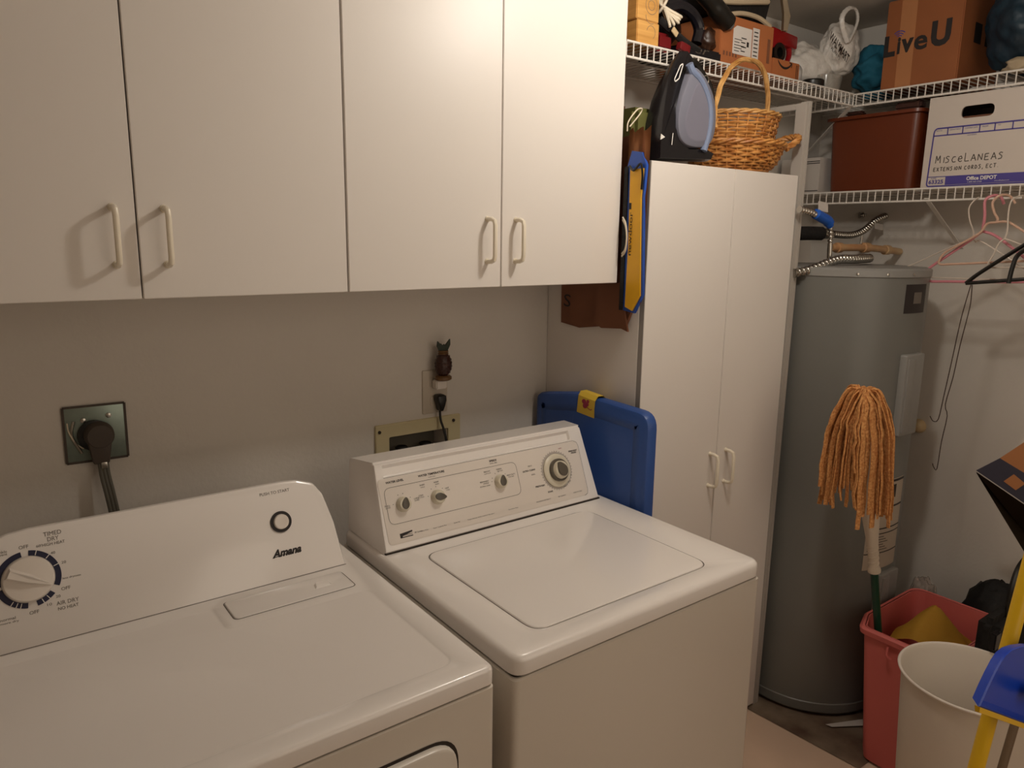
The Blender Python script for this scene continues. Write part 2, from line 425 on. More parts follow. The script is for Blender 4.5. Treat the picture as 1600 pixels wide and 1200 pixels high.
text(b, 'OFF', DT, -.560, .059, w=.014, h=.0058); text(b, 'AIR DRY', DT, -.510, .064, w=.034, h=.0066); text(b, 'NO HEAT', DT, -.510, .0545, w=.031, h=.0055)
text(b, 'wrinkle', DT, -.597, .170, w=.02, h=.0045); text(b, 'prevent', DT, -.597, .1645, w=.02, h=.0045); text(b, 'normal', DT, -.598, .058, w=.022, h=.0045); text(b, 'more dry', DT, -.596, .0515, w=.026, h=.0045)
obj('lettering', b, 'ink_grey', t, 'grey printed dial and button lettering')
b = B(); text(b, 'Amana', DT, -.12, .058, w=.062, h=.0165, shear=.35, bold=.045); line2(b, DT, [(-.147, .0515), (-.108, .0545)], .0016)
obj('brand_lettering', b, 'ink', t, 'black slanted brand lettering')
b = B(); line2(b, DT, [(-.658, .0022), (.001, .0022)], .0013, .0005); obj('console_gap', b, 'ink_grey', t)

# ================================================================== washer
WX0, WX1, WYF = .078, .766, -.863
t = thing('washing_machine', 'white top-loading washing machine with four knobs, beside the tall cabinet', 'washer', ((WX0+WX1)/2, -.52, 0)); washer = t
b = B(); loft(b, [[(*p, z) for p in rrect(WX0+i, WX1-i, WYF+.002+i, -.16, .014)] for z, i in ((.02, 0), (.876, 0), (.879, .003))]); obj('body', b, 'enamel_shaded', t)
b = B(); loft(b, [[(*p, z) for p in rrect(WX0+.006, WX1-.006, WYF+.009, -.17, .012)] for z in (.878, .8835)]); obj('seam', b, 'seam_dark', t)
b = B(); plate(b, WX0, WX1, WYF, -.165, .883, .92, .03, [(.160, -.812), (.655, -.812), (.655, -.405), (.160, -.405)], [.04, .04, .04, .04], .004, bev=.012, n=7)
obj('top_panel', b, 'enamel', t)
b = B(); P_ = rrect(.1645, .6505, -.8075, -.4095, .036, 7)
loft(b, [[(*p, .9162) for p in P_], [(*p, .9186) for p in P_], [(*p, .9206) for p in offs(P_, .002)], [(*p, .9210) for p in offs(P_, .005)]]); obj('lid', b, 'enamel', t)
b = B(); loft(b, [[(*p, .9188) for p in offs(P_, -.0026)], [(*p, .9176) for p in offs(P_, -.0002)]], False, False); obj('lid_gap', b, 'ink_grey', t)
WT = FR((0, -.365, .922), (1, 0, 0), (0, .075, .186)); S = Vector((0, .075, .186)).normalized(); N = Vector((1, 0, 0)).cross(S)
def wc(u, v, w): return tuple(WT @ Vector((u, v, w)))
def tp(x, k): return x+.012*k*max(0, (.14-x)/.05)-.013*k*max(0, (x-.66)/.08)
def section(x, cove, push=0):
    d = -.007 if cove else 0
    pr = [(0, -.004), (.004, 0), (.169, 0), (.172, d), (.189, d), (.196, 0), (.1985, -.0005), (.2015, -.004)]
    out = []
    for v, w in pr:
        k = v/.2; xx = x
        xx = tp(x, k)
        out.append(wc(xx, v, w-push))
    xb = x-.004*max(0, (.14-x)/.05)+.003*max(0, (x-.66)/.08)
    out += [(tp(x, 1), -.284, 1.1115), (xb, -.205-(0 if not push else 0), 1.106), (xb, -.198, 1.10), (xb, -.18, .922)]
    return out
b = B()
loft(b, [section(.091, 0, .006), section(.0935, 0, .001), section(.097, 0), section(.118, 0), section(.120, 1), section(.682, 1), section(.686, 0), section(.732, 0), section(.7365, 0, .001), section(.739, 0, .006)])
obj('console', b, 'enamel', t)
b = B(); loft(b, [[(*p, -.0002) for p in rrect(.104, .703, .016, .166, .012)], [(*p, .0008) for p in rrect(.104, .703, .016, .166, .012)], [(*p, .0012) for p in rrect(.105, .702, .017, .165, .012)]], T=WT); obj('control_panel', b, 'plastic_white', t)
b = B(); loft(b, [[(.092, -.366, .9205), (.739, -.366, .9205), (.739, -.19, .9205), (.092, -.19, .9205)], [(.092, -.366, .923), (.739, -.366, .923), (.739, -.19, .923), (.092, -.19, .923)]]); obj('console_seam', b, 'seam_dark', t)
z_ = .0016
b = B(); line2(b, WT, rrect(.115, .487, .060, .143, .016), .0009, z_, True)
line2(b, WT, [(.690, .1655), (.7005, .160), (.7035, .150), (.7035, .03), (.700, .02), (.690, .0165)], .0009, z_)
line2(b, WT, [(.12, .1665), (.69, .1665)], .0007, z_)
obj('panel_outline', b, 'ink_grey', t)
b = B()
def wtx(s, u, v, w, h=.0035, bold=.0): text(b, s, WT, u, v, w=w, h=h, bold=bold, z=z_)
wtx('WATER LEVEL', .146, .155, .046, .0052, .03); wtx('WATER TEMPERATURE', .243, .1555, .072, .0052, .03); wtx('RINSE COLD', .243, .1485, .018, .002)
wtx('SPEEDS', .421, .157, .022, .005, .03); wtx('WASH  SPIN', .421, .1505, .022, .0026)
wtx('SMALL', .117, .104, .014); wtx('LOAD', .118, .0995, .012); wtx('LARGE', .193, .107, .014); wtx('LOAD', .193, .1025, .012)
wtx('COLD', .205, .111, .012); wtx('COLD', .207, .1065, .012, .0025); wtx('WARM', .213, .134, .013); wtx('COLD', .214, .129, .011, .0025); wtx('WARM', .251, .134, .013); wtx('WARM', .253, .129, .011, .0025); wtx('HOT', .277, .115, .010); wtx('COLD', .279, .110, .010, .0025)
wtx('DELICATE', .397, .133, .019); wtx('SLOW SLOW', .398, .128, .019, .0025); wtx('NORMAL', .434, .133, .017); wtx('FAST FAST', .436, .128, .017, .0025); wtx('HEAVY DUTY', .466, .113, .026); wtx('FAST FAST', .466, .108, .018, .0025)
wtx('PERMANENT', .384, .110, .026); wtx('PRESS', .388, .105, .016, .003); wtx('EXTRA LOW', .384, .099, .030, .0028)
wtx('HEAVY', .530, .124, .013); wtx('ULTRA CLEAN', .524, .113, .040, .0045, .03); wtx('NORMAL', .535, .101, .013); wtx('PREWASH', .549, .068, .030, .0045, .03); wtx('SOAK', .578, .048, .017, .0045, .03)
wtx('PERMANENT', .681, .140, .030, .004, .03); wtx('PRESS', .683, .1345, .018, .004, .03)
wtx('Heavy Duty', .196, .031, .022, .003); wtx('Super Capacity Plus', .238, .0305, .036, .003); wtx('Quiet Pak', .285, .0305, .018, .003); wtx('Triple Action With Limited Vibration', .354, .0295, .078, .003); wtx('Easy Clean Filter', .452, .029, .030, .003)
wtx('MAXIMUM EXTRACT', .550, .030, .048, .0028); wtx('SELF CLEANING', .612, .030, .026, .0028); wtx('PUSH TO START', .668, .030, .030, .0028)
wtx('RINSE', .654, .078, .010, .0026); wtx('SPIN', .646, .062, .010, .0026); wtx('OFF', .630, .052, .010, .0035)
wtx('80 Series', .181, .032, .020, .0034)
for (cu, cv), AA in (((.156, .1), (170, 110, 80, 30)), ((.247, .099), (165, 120, 88, 45)), ((.43, .102), (170, 150, 115, 88, 40)), ((.613, .098), range(-60, 290, 9))):
    rr = .050 if cu > .6 else .0235
    for a in AA:
        p = arc(cu, cv, rr, a, a, 1)[0]; q2 = arc(cu, cv, rr+.0022, a, a, 1)[0]; line2(b, WT, [p, q2], .0012, z_)
obj('lettering', b, 'ink', t, 'small dark panel lettering')
b = B(); quad(b, WT, .134, .166, .0265, .0285, z_); quad(b, WT, .134, .140, .0265, .037, z_)
b.faces.new([b.verts.new(WT @ Vector((x, y, z_))) for x, y in ((.138, .030), (.138, .037), (.166, .0395), (.166, .036))]); text(b, 'Kenmore', WT, .152, .0325, w=.026, h=.004, z=z_+.0002)
obj('brand_badge', b, 'ink', t, 'black brand badge')
b = B(); text(b, 'FABRIC', WT, .640, .153, w=.012, h=.003, z=z_); obj('lettering', b, 'ink_red', t, 'red word above the cycle dial')
def knob(cu, cv, r, h, ang, ins):
    T_ = WT @ Matrix.Translation((cu, cv, .001)); b = B()
    lathe(b, [(r, 0), (r, h*.25), (r*.93, h*.4), (r*.86, h*.9), (r*.78, h), (.0005, h*1.02)], T_, 36); k = obj('knob', b, 'plastic_cream', washer)
    T2 = T_ @ Matrix.Rotation(math.radians(ang), 4, 'Z'); b = B()
    prof = [(r*ins[0]*math.cos(a)*(1 if math.cos(a) > 0 else .8), r*ins[1]*math.sin(a)*(1-.35*max(0, math.cos(a)))) for a in [2*PI*i/24 for i in range(24)]]
    loft(b, [[(*p, h*.98) for p in prof], [(*p, h*1.13) for p in prof], [(*p, h*1.17) for p in offs(prof, .001)]], T=T2); obj('pointer', b, 'knob_grey', k)
    return k
knob(.156, .100, .0175, .015, 78, (.86, .52)); knob(.247, .099, .0175, .015, -12, (.95, .5)); knob(.430, .102, .0175, .015, 82, (.86, .52))
b = B(); lathe(b, [(.044, .001), (.044, .005), (.041, .007), (.036, .009)], WT @ Matrix.Translation((.613, .098, 0)), 44); ds = obj('dial_skirt', b, 'plastic_cream', t)
b = B()
for r in (.0485, .0455): line2(b, WT, arc(.613, .098, r, 0, 360, 48), .0011, z_)
obj('dial_outline', b, 'ink_grey', t)
b = B(); lathe(b, [(.030, .008), (.030, .016), (.0285, .018)], WT @ Matrix.Translation((.613, .098, 0)), 40); obj('dial_collar', b, 'knob_grey', t)
knob(.613, .098, .0265, .026, 115, (.85, .58))

# ================================================================== things on the wall
t = thing('dryer_outlet', 'square metal power outlet plate on the wall above the dryer', 'outlet', (-.403, 0, 1.135))
OT = FR((-.403, 0, 1.195), (1, 0, -.01), (.01, 0, 1))
b = B(); prism(b, rrect(-.058, .058, -.060, .060, .002), 0, .004, .001, OT); obj('plate', b, 'galv', t)
b = B(); line2(b, OT, [(-.058, -.06), (.058, -.06), (.058, .06), (-.058, .06)], .005, .0046, True); obj('plate_edge', b, 'plug_grey', t)
b = B(); lathe(b, [(.033, .004), (.033, .012), (.028, .014)], OT @ Matrix.Translation((-.003, -.004, 0)), 28); obj('socket', b, 'black_plastic', t)
for u, v in ((-.022, .030), (.026, .036)):
    b = B(); lathe(b, [(.0055, .004), (.0055, .007), (.003, .008)], OT @ Matrix.Translation((u, v, 0)), 12); obj('screw', b, 'chrome_dull', t)
b = B(); tube(b, smoothpath([OT @ Vector((-.052, .028, .008)), OT @ Vector((-.05, .008, .012)), OT @ Vector((-.038, -.018, .01)), OT @ Vector((-.026, -.030, .008))]), .0014, 6); obj('ground_wire', b, 'cord_white', t)
b = B(); tube(b, smoothpath([OT @ Vector((-.04, .03, .006)), OT @ Vector((-.046, .0, .01)), OT @ Vector((-.03, -.04, .008))]), .004, 6, flat=.4); obj('strap_clip', b, 'chrome_dull', t)
t = thing('dryer_power_cord', 'thick grey flat cord and plug running down behind the dryer', 'cord', (-.39, -.03, 1.0))
b = B(); lathe(b, [(.029, .0145), (.0275, .030), (.024, .036), (.001, .037)], OT @ Matrix.Translation((.004, -.002, 0)), 28)
prism(b, rpoly([(-.012, -.062), (.018, -.062), (.026, -.012), (-.020, -.012)], .005), .0145, .034, .003, OT); obj('plug', b, 'plug_grey', t)
b = B(); prism(b, rrect(-.006, .006, -.070, -.056, .002), .016, .036, .001, OT @ Matrix.Translation((.007, -.002, 0))); obj('strain_clamp', b, 'chrome_dull', t)
for k in (-1, 0, 1):
    b = B(); tube(b, smoothpath([(-.398+k*.0066, -.026, 1.15), (-.397+k*.0066, -.03, 1.11), (-.391+k*.0066, -.035, 1.06), (-.386+k*.0066, -.04, 1.0), (-.386+k*.0066, -.05, .88), (-.388+k*.0066, -.055, .7)]), .0042, 8); obj('cord_strand', b, 'cord_grey', t)

t = thing('washer_valve_box', 'cream washer valve box set into the wall behind the washer', 'valve box', (.382, 0, .93))
b = B(); BT = FR((.3835, 0, 1.02), (1, 0, 0), (0, 0, 1))
o_ = rrect(-.1345, .1345, -.107, .096, .004); i_ = rrect(-.094, .0925, -.071, .059, .004)
loft(b, [[(*p, 0) for p in o_], [(*p, .006) for p in o_], [(*p, .008) for p in offs(o_, .002)], [(*p, .008) for p in offs(i_, -.001)], [(*p, .006) for p in i_], [(*p, -.07) for p in i_]], False, True, BT); obj('frame', b, 'valve_box', t)
b = B(); quad(b, BT, -.0935, .092, -.07, .0585, -.0695); obj('back_plate', b, 'recess_grey', t)
for u in (-.124, .110):
    b = B(); lathe(b, [(.0045, .008), (.0045, .011), (.001, .0115)], BT @ Matrix.Translation((u, .078 if u < 0 else .08, 0)), 12); obj('screw', b, 'seam_dark', t)
for u in (-.035, .042):
    b = B(); c = BT @ Vector((u, -.005, -.035))
    tube(b, [c+Vector((0, 0, -.05)), c+Vector((0, 0, .012))], .009, 12); tube(b, [c+Vector((0, -.0, 0)), c+Vector((0, -.028, 0))], .007, 10)
    vv = obj('valve', b, 'valve_brass', t)
    b = B()
    lathe(b, [(.017+.003*0, 0), (.019, .004), (.015, .008), (.002, .008)], FR(c+Vector((0, 0, .013)), (1, 0, 0), (0, 1, 0)), 10); obj('valve_handle', b, 'ink', vv)
t = thing('wall_outlet', 'white double outlet plate above the valve box', 'outlet', (.436, 0, 1.13))
b = B(); prism(b, rrect(.396, .476, 1.128, 1.252, .004), 0, .005, .002, FR((0, 0, 0), (1, 0, 0), (0, 0, 1))); obj('plate', b, 'outlet_white', t)
for z in (1.163, 1.216):
    b = B(); prism(b, rrect(.419, .453, z-.014, z+.014, .008), .005, .0065, .0005, FR((0, 0, 0), (1, 0, 0), (0, 0, 1))); obj('receptacle', b, 'outlet_white', t)
t = thing('pineapple_night_light', 'dark pineapple-shaped night light plugged into the upper socket', 'night light', (.441, -.03, 1.2))
b = B(); box(b, .424, .458, -.033, -.0066, 1.201, 1.226, .003); obj('plug_body', b, 'plastic_white', t)
PT = Matrix.Translation((.445, -.034, 0))
b = B(); lathe(b, [(.020, 1.2262), (.0245, 1.229), (.0245, 1.236), (.019, 1.240)], PT, 28, sy=.8); obj('base', b, 'pineapple_base', t)
b = B(); lathe(b, [(.012, 1.2402), (.020, 1.248), (.0245, 1.262), (.0245, 1.274), (.020, 1.290), (.014, 1.299)], PT, 28, sy=.8); fr = obj('fruit', b, 'pineapple_brown', t)
b = B()
for r_ in range(6):
    zc = 1.2485+r_*.0088; rad = .0245*math.sin(math.radians(52+ (r_-.2)*16)) if r_ < 6 else .02
    rad = [.0195, .0232, .0248, .0247, .0228, .0188][r_]
    for k in range(12):
        a = 2*PI*(k+.5*(r_ % 2))/12; c = Vector((.445+rad*math.cos(a), -.034+rad*.8*math.sin(a), zc)); n = Vector((math.cos(a), math.sin(a), 0)); s_ = Vector((-n.y, n.x, 0))
        q = [b.verts.new(c+s_*.005), b.verts.new(c+Vector((0, 0, .0045))), b.verts.new(c-s_*.005), b.verts.new(c-Vector((0, 0, .0045)))]; tp = b.verts.new(c+n*.0013)
        for i in range(4): b.faces.new((q[i], q[(i+1) % 4], tp))
obj('scales', b, 'pineapple_brown', fr, smooth=0)
for zz in (1.299, 1.3045):
    b = B(); lathe(b, [(.0135, zz), (.0155, zz+.0015), (.0155, zz+.0035), (.0135, zz+.005)], PT, 24, sy=.8); obj('rope_ring', b, 'pineapple_base', t)
for dx, lean, h in ((-.007, -.011, .027), (.007, .014, .031), (0, .002, .018), (-.004, -.004, .02)):
    b = B(); loft(b, [[(.445+dx-.006, -.037, 1.309), (.445+dx+.006, -.037, 1.309), (.445+dx+.006, -.031, 1.309), (.445+dx-.006, -.031, 1.309)], [(.445+dx+lean*.5-.007, -.0375, 1.309+h*.5), (.445+dx+lean*.5+.007, -.0375, 1.309+h*.5), (.445+dx+lean*.5+.007, -.031, 1.309+h*.5), (.445+dx+lean*.5-.007, -.031, 1.309+h*.5)], [(.445+dx+lean-.001, -.035, 1.309+h), (.445+dx+lean+.001, -.035, 1.309+h), (.445+dx+lean+.001, -.033, 1.309+h), (.445+dx+lean-.001, -.033, 1.309+h)]])
    obj('leaf', b, 'pineapple_leaf', t)
t = thing('washer_power_cord', 'thin black cord and plug in the lower socket behind the washer', 'cord', (.445, -.03, 1.0))
b = B(); loft(b, [[(.4425+x*s, -.007-y*s2, z) for x, y in rrect(-1, 1, 0, 1, .3)] for z, s, s2 in ((1.183, .010, .022), (1.180, .0145, .026), (1.168, .0145, .028), (1.152, .009, .028), (1.138, .005, .024))]); obj('plug', b, 'black_plastic', t)
b = B(); tube(b, smoothpath([(.4425, -.018, 1.14), (.444, -.02, 1.11), (.449, -.03, 1.08), (.452, -.05, 1.02), (.45, -.08, .96), (.45, -.10, .85)]), .0035, 8); obj('cord', b, 'black_plastic', t)

# tall blue panel between washer and tall cabinet
t = thing('blue_plastic_panel', 'tall blue plastic panel standing between the washer and tall cabinet', 'panel', (.805, -.25, 0))
PTm = FR((.818, 0, 0), (0, -1, 0), (0, 0, 1))       # local x = toward the camera side, z = toward -x
o_ = rpoly([(.018, .004), (.487, .004), (.487, 1.172), (.20, 1.181), (.018, 1.15)], [.01, .02, .045, .05, .03], 6)
b = B(); prism(b, o_, 0, .032, .012, PTm); pb = obj('panel', b, 'blue_board', t)
b = B(); pi = offs(o_, .05); loft(b, [[(*p, .0318) for p in offs(o_, .030)], [(*p, .0332) for p in offs(o_, .036)], [(*p, .0332) for p in offs(o_, .048)], [(*p, .0318) for p in offs(o_, .054)]], False, False, PTm); obj('raised_ridge', b, 'blue_board', t)
t2 = thing('price_tag', 'yellow paper tag with a red picture folded over the blue panel', 'label', (.79, -.24, 1.13))
b = B(); w0, w1 = -.215, -.285
loft(b, [[(.7842, w1, 1.122), (.7842, w0+.004, 1.127)], [(.7838, w1, 1.150), (.7838, w0, 1.158)], [(.784, w1-.002, 1.172), (.784, w0-.002, 1.178)], [(.793, w1-.004, 1.1845), (.793, w0-.002, 1.189)], [(.812, w1-.006, 1.185), (.812, w0-.004, 1.190)], [(.821, w1-.008, 1.174), (.821, w0-.006, 1.178)], [(.8212, w1-.008, 1.15), (.8212, w0-.006, 1.155)]], False, False, closed=False)
obj('paper', b, 'label_yellow', t2)
b = B(); T_ = FR((.7834, -.25, 1.157), (0, -1, 0), (0, 0, 1)); 
for cx_, cy_, r_ in ((-.008, .006, .009), (.004, .0, .008), (-.004, -.006, .009), (.008, .009, .006)): loft(b, [[(cx_+r_*math.cos(a), cy_+r_*.8*math.sin(a), .0004) for a in [2*PI*i/14 for i in range(14)]], [(cx_+r_*.8*math.cos(a), cy_+r_*.64*math.sin(a), .0007) for a in [2*PI*i/14 for i in range(14)]]], T=T_)
line2(b, T_, [(.004, -.008), (.02, -.014), (.026, -.010)], .002, .0006)
obj('picture', b, 'ink_red', t2, 'small red printed picture')

# ================================================================== bags stuffed beside the cabinets
xg = Vector((1, 0, 0))
def P3(x, L): return [(x, y, z) for y, z in L]
t = thing('kraft_shopping_bag', 'flattened brown paper bag with printed letter wedged beside the tall cabinet', 'bag', (.83, -.25, 1.38))
b = B(); flatpoly(b, P3(.830, [(-.075, 1.52), (-.078, 1.37), (-.16, 1.362), (-.27, 1.378), (-.345, 1.386), (-.385, 1.47), (-.385, 1.865), (-.34, 1.88), (-.08, 1.86)]), .009, xg); obj('bag_panel', b, 'kraft_dark', t)
b = B(); flatpoly(b, P3(.822, [(-.235, 1.50), (-.235, 1.41), (-.225, 1.385), (-.26, 1.372), (-.338, 1.378), (-.362, 1.372), (-.345, 1.43), (-.34, 1.5)]), .006, xg); obj('bag_fold', b, 'kraft_dark', t)
b = B(); text(b, 'S', FR((.8293, -.105, 1.437), (0, -1, 0), (0, 0, 1)), 0, 0, h=.036, w=.030, rot=math.radians(-4)); obj('lettering', b, 'ink', t, 'dark printed letter S')
t = thing('crumpled_kraft_bag', 'crumpled brown paper bag sticking up beside the clothes iron', 'bag', (.83, -.37, 1.45))
b = B()
rows = []
for k in range(12):
    z = 1.45+k*.04; row = []
    for j in range(9):
        y = -.338-.073*j/8; x = .812+.014*abs(math.sin(j*.82+k*.08))+.004*noise.noise(Vector((j, k, 3)))
        row.append((x, y, z+(.008*math.sin(j*1.7) if k == 11 else 0)))
    rows.append(row)
loft(b, rows, False, False, closed=False); bmesh.ops.solidify(b, geom=b.faces[:], thickness=.003); obj('bag_sheet', b, 'kraft', t, smooth=180)
t = thing('blue_yellow_bag', 'folded blue shopping bag with a yellow side hanging beside the wall cabinet', 'bag', (.80, -.38, 1.43))
b = B(); flatpoly(b, P3(.812, [(-.346, 1.80), (-.352, 1.70), (-.349, 1.58), (-.352, 1.43), (-.392, 1.425), (-.420, 1.475), (-.413, 1.60), (-.407, 1.72), (-.412, 1.80), (-.395, 1.832), (-.36, 1.838)]), .008, xg); obj('bag_body', b, 'bag_blue', t)
b = B(); flatpoly(b, P3(.8085, [(-.360, 1.792), (-.362, 1.70), (-.364, 1.60), (-.362, 1.50), (-.361, 1.44), (-.388, 1.431), (-.414, 1.472), (-.4075, 1.60), (-.402, 1.72), (-.406, 1.792)]), .0034, xg); yf_ = obj('yellow_gusset', b, 'bag_yellow', t)
b = B(); tube(b, smoothpath([(.806, -.360, 1.80), (.803, -.378, 1.788), (.806, -.398, 1.803), (.808, -.404, 1.775), (.808, -.403, 1.74)]), .003, 6); obj('bag_handle', b, 'black_plastic', t)
b = B(); T_ = FR((.8080, -.370, 1.63), (0, 0, 1), (0, 1, 0)); text(b, 'newdoor', T_, 0, 0, w=.11, h=.012, z=.0006); 
quad(b, FR((.8080, -.366, 1.70), (0, -1, 0), (0, 0, 1)), -.004, .004, -.008, .008); obj('lettering', b, 'ink', yf_, 'dark vertical print')
b = B(); box(b, .8088, .8118, -.352, -.338, 1.43, 1.80, .001); obj('side_strip', b, 'black_soft', t)
t = thing('white_cord_loop', 'white cord loop hanging over the edge of the blue bag', 'cord', (.80, -.36, 1.58))
b = B()
for d in (0, .006): tube(b, smoothpath([(.806, -.343, 1.672-d), (.800, -.360, 1.655-d), (.798, -.368, 1.62), (.800, -.362, 1.585+d), (.806, -.345, 1.572+d)]), .0022, 6)
obj('cord', b, 'cord_white', t)
t = thing('white_cord_loop', 'white cord loop above the crumpled paper bag', 'cord', (.85, -.34, 1.9))
b = B(); tube(b, smoothpath([at(980, 205, 'y', -.345), at(982, 190, 'y', -.345), at(995, 172, 'y', -.345), at(1003, 170, 'y', -.345), at(1000, 178, 'y', -.34), at(984, 198, 'y', -.34)]), .0018, 6); obj('cord', b, 'cord_white', t)
b = B(); box(b, .848, .955, -.33, -.22, 1.8155, 1.955, .012); tag(obj('olive_box', b, 'olive'), 'olive green box on the tall cabinet behind the iron', 'box')
b = B(); box(b, .85, .95, -.2, -.06, 1.8155, 1.99, .01); tag(obj('brown_carton', b, 'cardboard_side'), 'dark brown carton behind the olive green box', 'box')

# ================================================================== clothes iron
t = thing('clothes_iron', 'black and blue-grey steam iron standing upright on the tall cabinet', 'iron', (1.0, -.36, 1.815))
IT = FR((0, -.36, 0), (1, 0, 0), (0, 0, 1))
def ipts(L): return [(at(x, y, 'y', -.36).x, at(x, y, 'y', -.36).z) for x, y in L]
side = ipts([(1016, 251), (1098, 253), (1104, 240), (1090, 232), (1064, 232), (1052, 222), (1044, 200), (1046, 170), (1056, 140), (1068, 112), (1080, 100), (1082, 92), (1074, 80), (1062, 80), (1050, 97), (1037, 124), (1027, 155), (1020, 190), (1017, 225)])
b = B(); n_ = len(side)
def wid(z): return .034*max(.25, 1-max(0, (z-1.9)/.235)**1.6)
mn = min(p[1] for p in side)
def sidez(p, k): return .003 if 0 else p
b = B()
L_ = []
for s_, ins in ((-1, .008), (-.6, .002), (0, 0), (.6, .002), (1, .008)):
    L_.append([(x, y, s_*(wid(y)-.004)) for x, y in offs(side, ins*.6)])
loft(b, L_, T=IT)
for v in b.verts: v.co.z = max(v.co.z, 1.8155)
obj('body', b, 'iron_black', t)
def closedcurve(P, k=4):
    Q = [Vector((*p, 0)) for p in P]; n_ = len(Q); o_ = []
    for i in range(n_):
        a, b_, c, d = Q[i-1], Q[i], Q[(i+1) % n_], Q[(i+2) % n_]
        for j in range(k):
            t_ = j/k; v = .5*((2*b_)+(c-a)*t_+(2*a-5*b_+4*c-d)*t_*t_+(3*b_-a-3*c+d)*t_**3); o_.append((v.x, v.y))
    return o_
tear = closedcurve(ipts([(1068, 110), (1057, 133), (1047, 163), (1043, 195), (1048, 220), (1062, 231), (1084, 232), (1097, 222), (1103, 195), (1101, 160), (1090, 130), (1077, 112)]))
b = B(); prism(b, tear, -.030, .037, .007, IT, .004); tk = obj('water_tank', b, 'iron_tank', t)
op = closedcurve(ipts([(1075, 132), (1062, 158), (1053, 193), (1060, 219), (1082, 223), (1093, 208), (1095, 170), (1088, 145)]))
b = B(); loft(b, [[(*p, .0372) for p in op], [(*p, .0380) for p in offs(op, .003)], [(*p, .0374) for p in offs(op, .008)]], False, True, T=IT); obj('tank_window', b, 'iron_inner', tk)
b = B(); hp = [at(x+3, y, 'y', -.393) for x, y in ((1074, 100), (1079, 112), (1088, 122), (1097, 138), (1104, 160), (1106, 185), (1103, 210), (1096, 236))]
tube(b, smoothpath(hp), .010, 10, flat=1); obj('handle_frame', b, 'iron_blue', t)
b = B(); hp = [at(x, y, 'y', -.36) for x, y in ((1076, 96), (1086, 100), (1096, 116), (1107, 135), (1111, 160), (1109, 185))]
tube(b, smoothpath(hp), [.009, .009, .009]+[.011]*100, 10); obj('handle_grip', b, 'black_plastic', t)
for x, y in ((1103, 125), (1104, 140)):
    c = at(x, y, 'y', -.38); b = B(); tube(b, [c+Vector((.011*math.cos(a), 0, .011*math.sin(a))) for a in [2*PI*i/14 for i in range(14)]], .0022, 6, closed=True); obj('chrome_ring', b, 'chrome', t)
def onface(L): return [(p[0], p[1]) for p in ipts(L)]
b = B(); sl = rpoly(onface([(1047, 106), (1052, 102), (1045, 126), (1039, 131), (1038, 127)]), .003, 3)
line2(b, IT, sl, .003, .0345, True); obj('indicator_outline', b, 'white_print', t, 'white slot outline')
b = B(); tri = onface([(1018, 220), (1019, 211), (1025, 216)]); loft(b, [[(*p, .030) for p in tri], [(*p, .0315) for p in tri]], T=IT); line2(b, IT, onface([(1034, 228), (1036, 210)]), .0025, .0345); obj('marking', b, 'white_print', t, 'small white markings')
b = B(); c = at(1068, 74, 'y', -.36); 
b.free()

# ================================================================== baskets
def weave(bm, cx, cy, prof, ea, eb, stakes, rt, n_rings):
    for k in range(n_rings):
        f = k/(n_rings-1); z = prof[0][1]+(prof[-1][1]-prof[0][1])*f
        for (r0, z0), (r1, z1) in zip(prof, prof[1:]):
            if z0-1e-9 <= z <= z1+1e-9: r = r0+(r1-r0)*(z-z0)/(z1-z0)
        N_ = stakes*4
        pts = []
        for i in range(N_):
            a = 2*PI*i/N_; w = .0032*math.sin(stakes*a/2*1.0+k*PI)+.0008*noise.noise(Vector((i, k, 1)))
            pts.append(Vector((cx+(r*ea+w)*math.cos(a), cy+(r*eb+w)*math.sin(a), z+.001*noise.noise(Vector((i*.3, k*2, 7))))))
        tube(bm, pts, rt, 5, closed=True)
def stakes_(bm, cx, cy, prof, ea, eb, n, r):
    for i in range(n):
        a = 2*PI*(i+.5)/n*1.0
        tube(bm, [Vector((cx+p*ea*math.cos(a), cy+p*eb*math.sin(a), z)) for p, z in prof], r, 5)
def braid(bm, pts, r, strands=3, tw=.35, rt=None):
    P = smoothpath(pts, 8); rt = rt or r*.62
    for s in range(strands):
        out = []
        for i, p in enumerate(P):
            t_ = (P[min(i+1, len(P)-1)]-P[max(i-1, 0)]).normalized(); u = t_.cross(Vector((0, 1, .3))).normalized(); v = t_.cross(u)
            a = i*tw+2*PI*s/strands; out.append(p+(u*math.cos(a)+v*math.sin(a))*r*.55)
        tube(bm, out, rt, 6)
BX, BY = 1.312, -.292
t = thing('round_wicker_basket', 'shallow wicker basket with a side handle, lower one of the nested pair', 'basket', (BX, BY, 1.8155))
pf = [(.102, 1.820), (.124, 1.840), (.138, 1.870), (.146, 1.892)]
b = B(); weave(b, BX, BY, pf, 1, .98, 30, .0038, 11); obj('woven_wall', b, 'wicker', t)
b = B(); stakes_(b, BX, BY, pf, 1, .98, 30, .003); obj('stakes', b, 'wicker', t)
b = B(); lathe(b, [(.103, 1.8157), (.105, 1.821), (.001, 1.822)], Matrix.Translation((BX, BY, 0)), 40); obj('basket_base', b, 'wicker', t)
def ringpts(cx, cy, ra, rb, z, n=60): return [Vector((cx+ra*math.cos(2*PI*i/n), cy+rb*math.sin(2*PI*i/n), z)) for i in range(n)]
b = B()
for s in range(3):
    tube(b, [p+Vector((math.cos(2*PI*i/60)*.005*math.cos(i*.9+s*2.1), math.sin(2*PI*i/60)*.005*math.cos(i*.9+s*2.1), .005*math.sin(i*.9+s*2.1))) for i, p in enumerate(ringpts(BX, BY, .148, .145, 1.894))], .0042, 6, closed=True)
obj('rim', b, 'wicker', t)
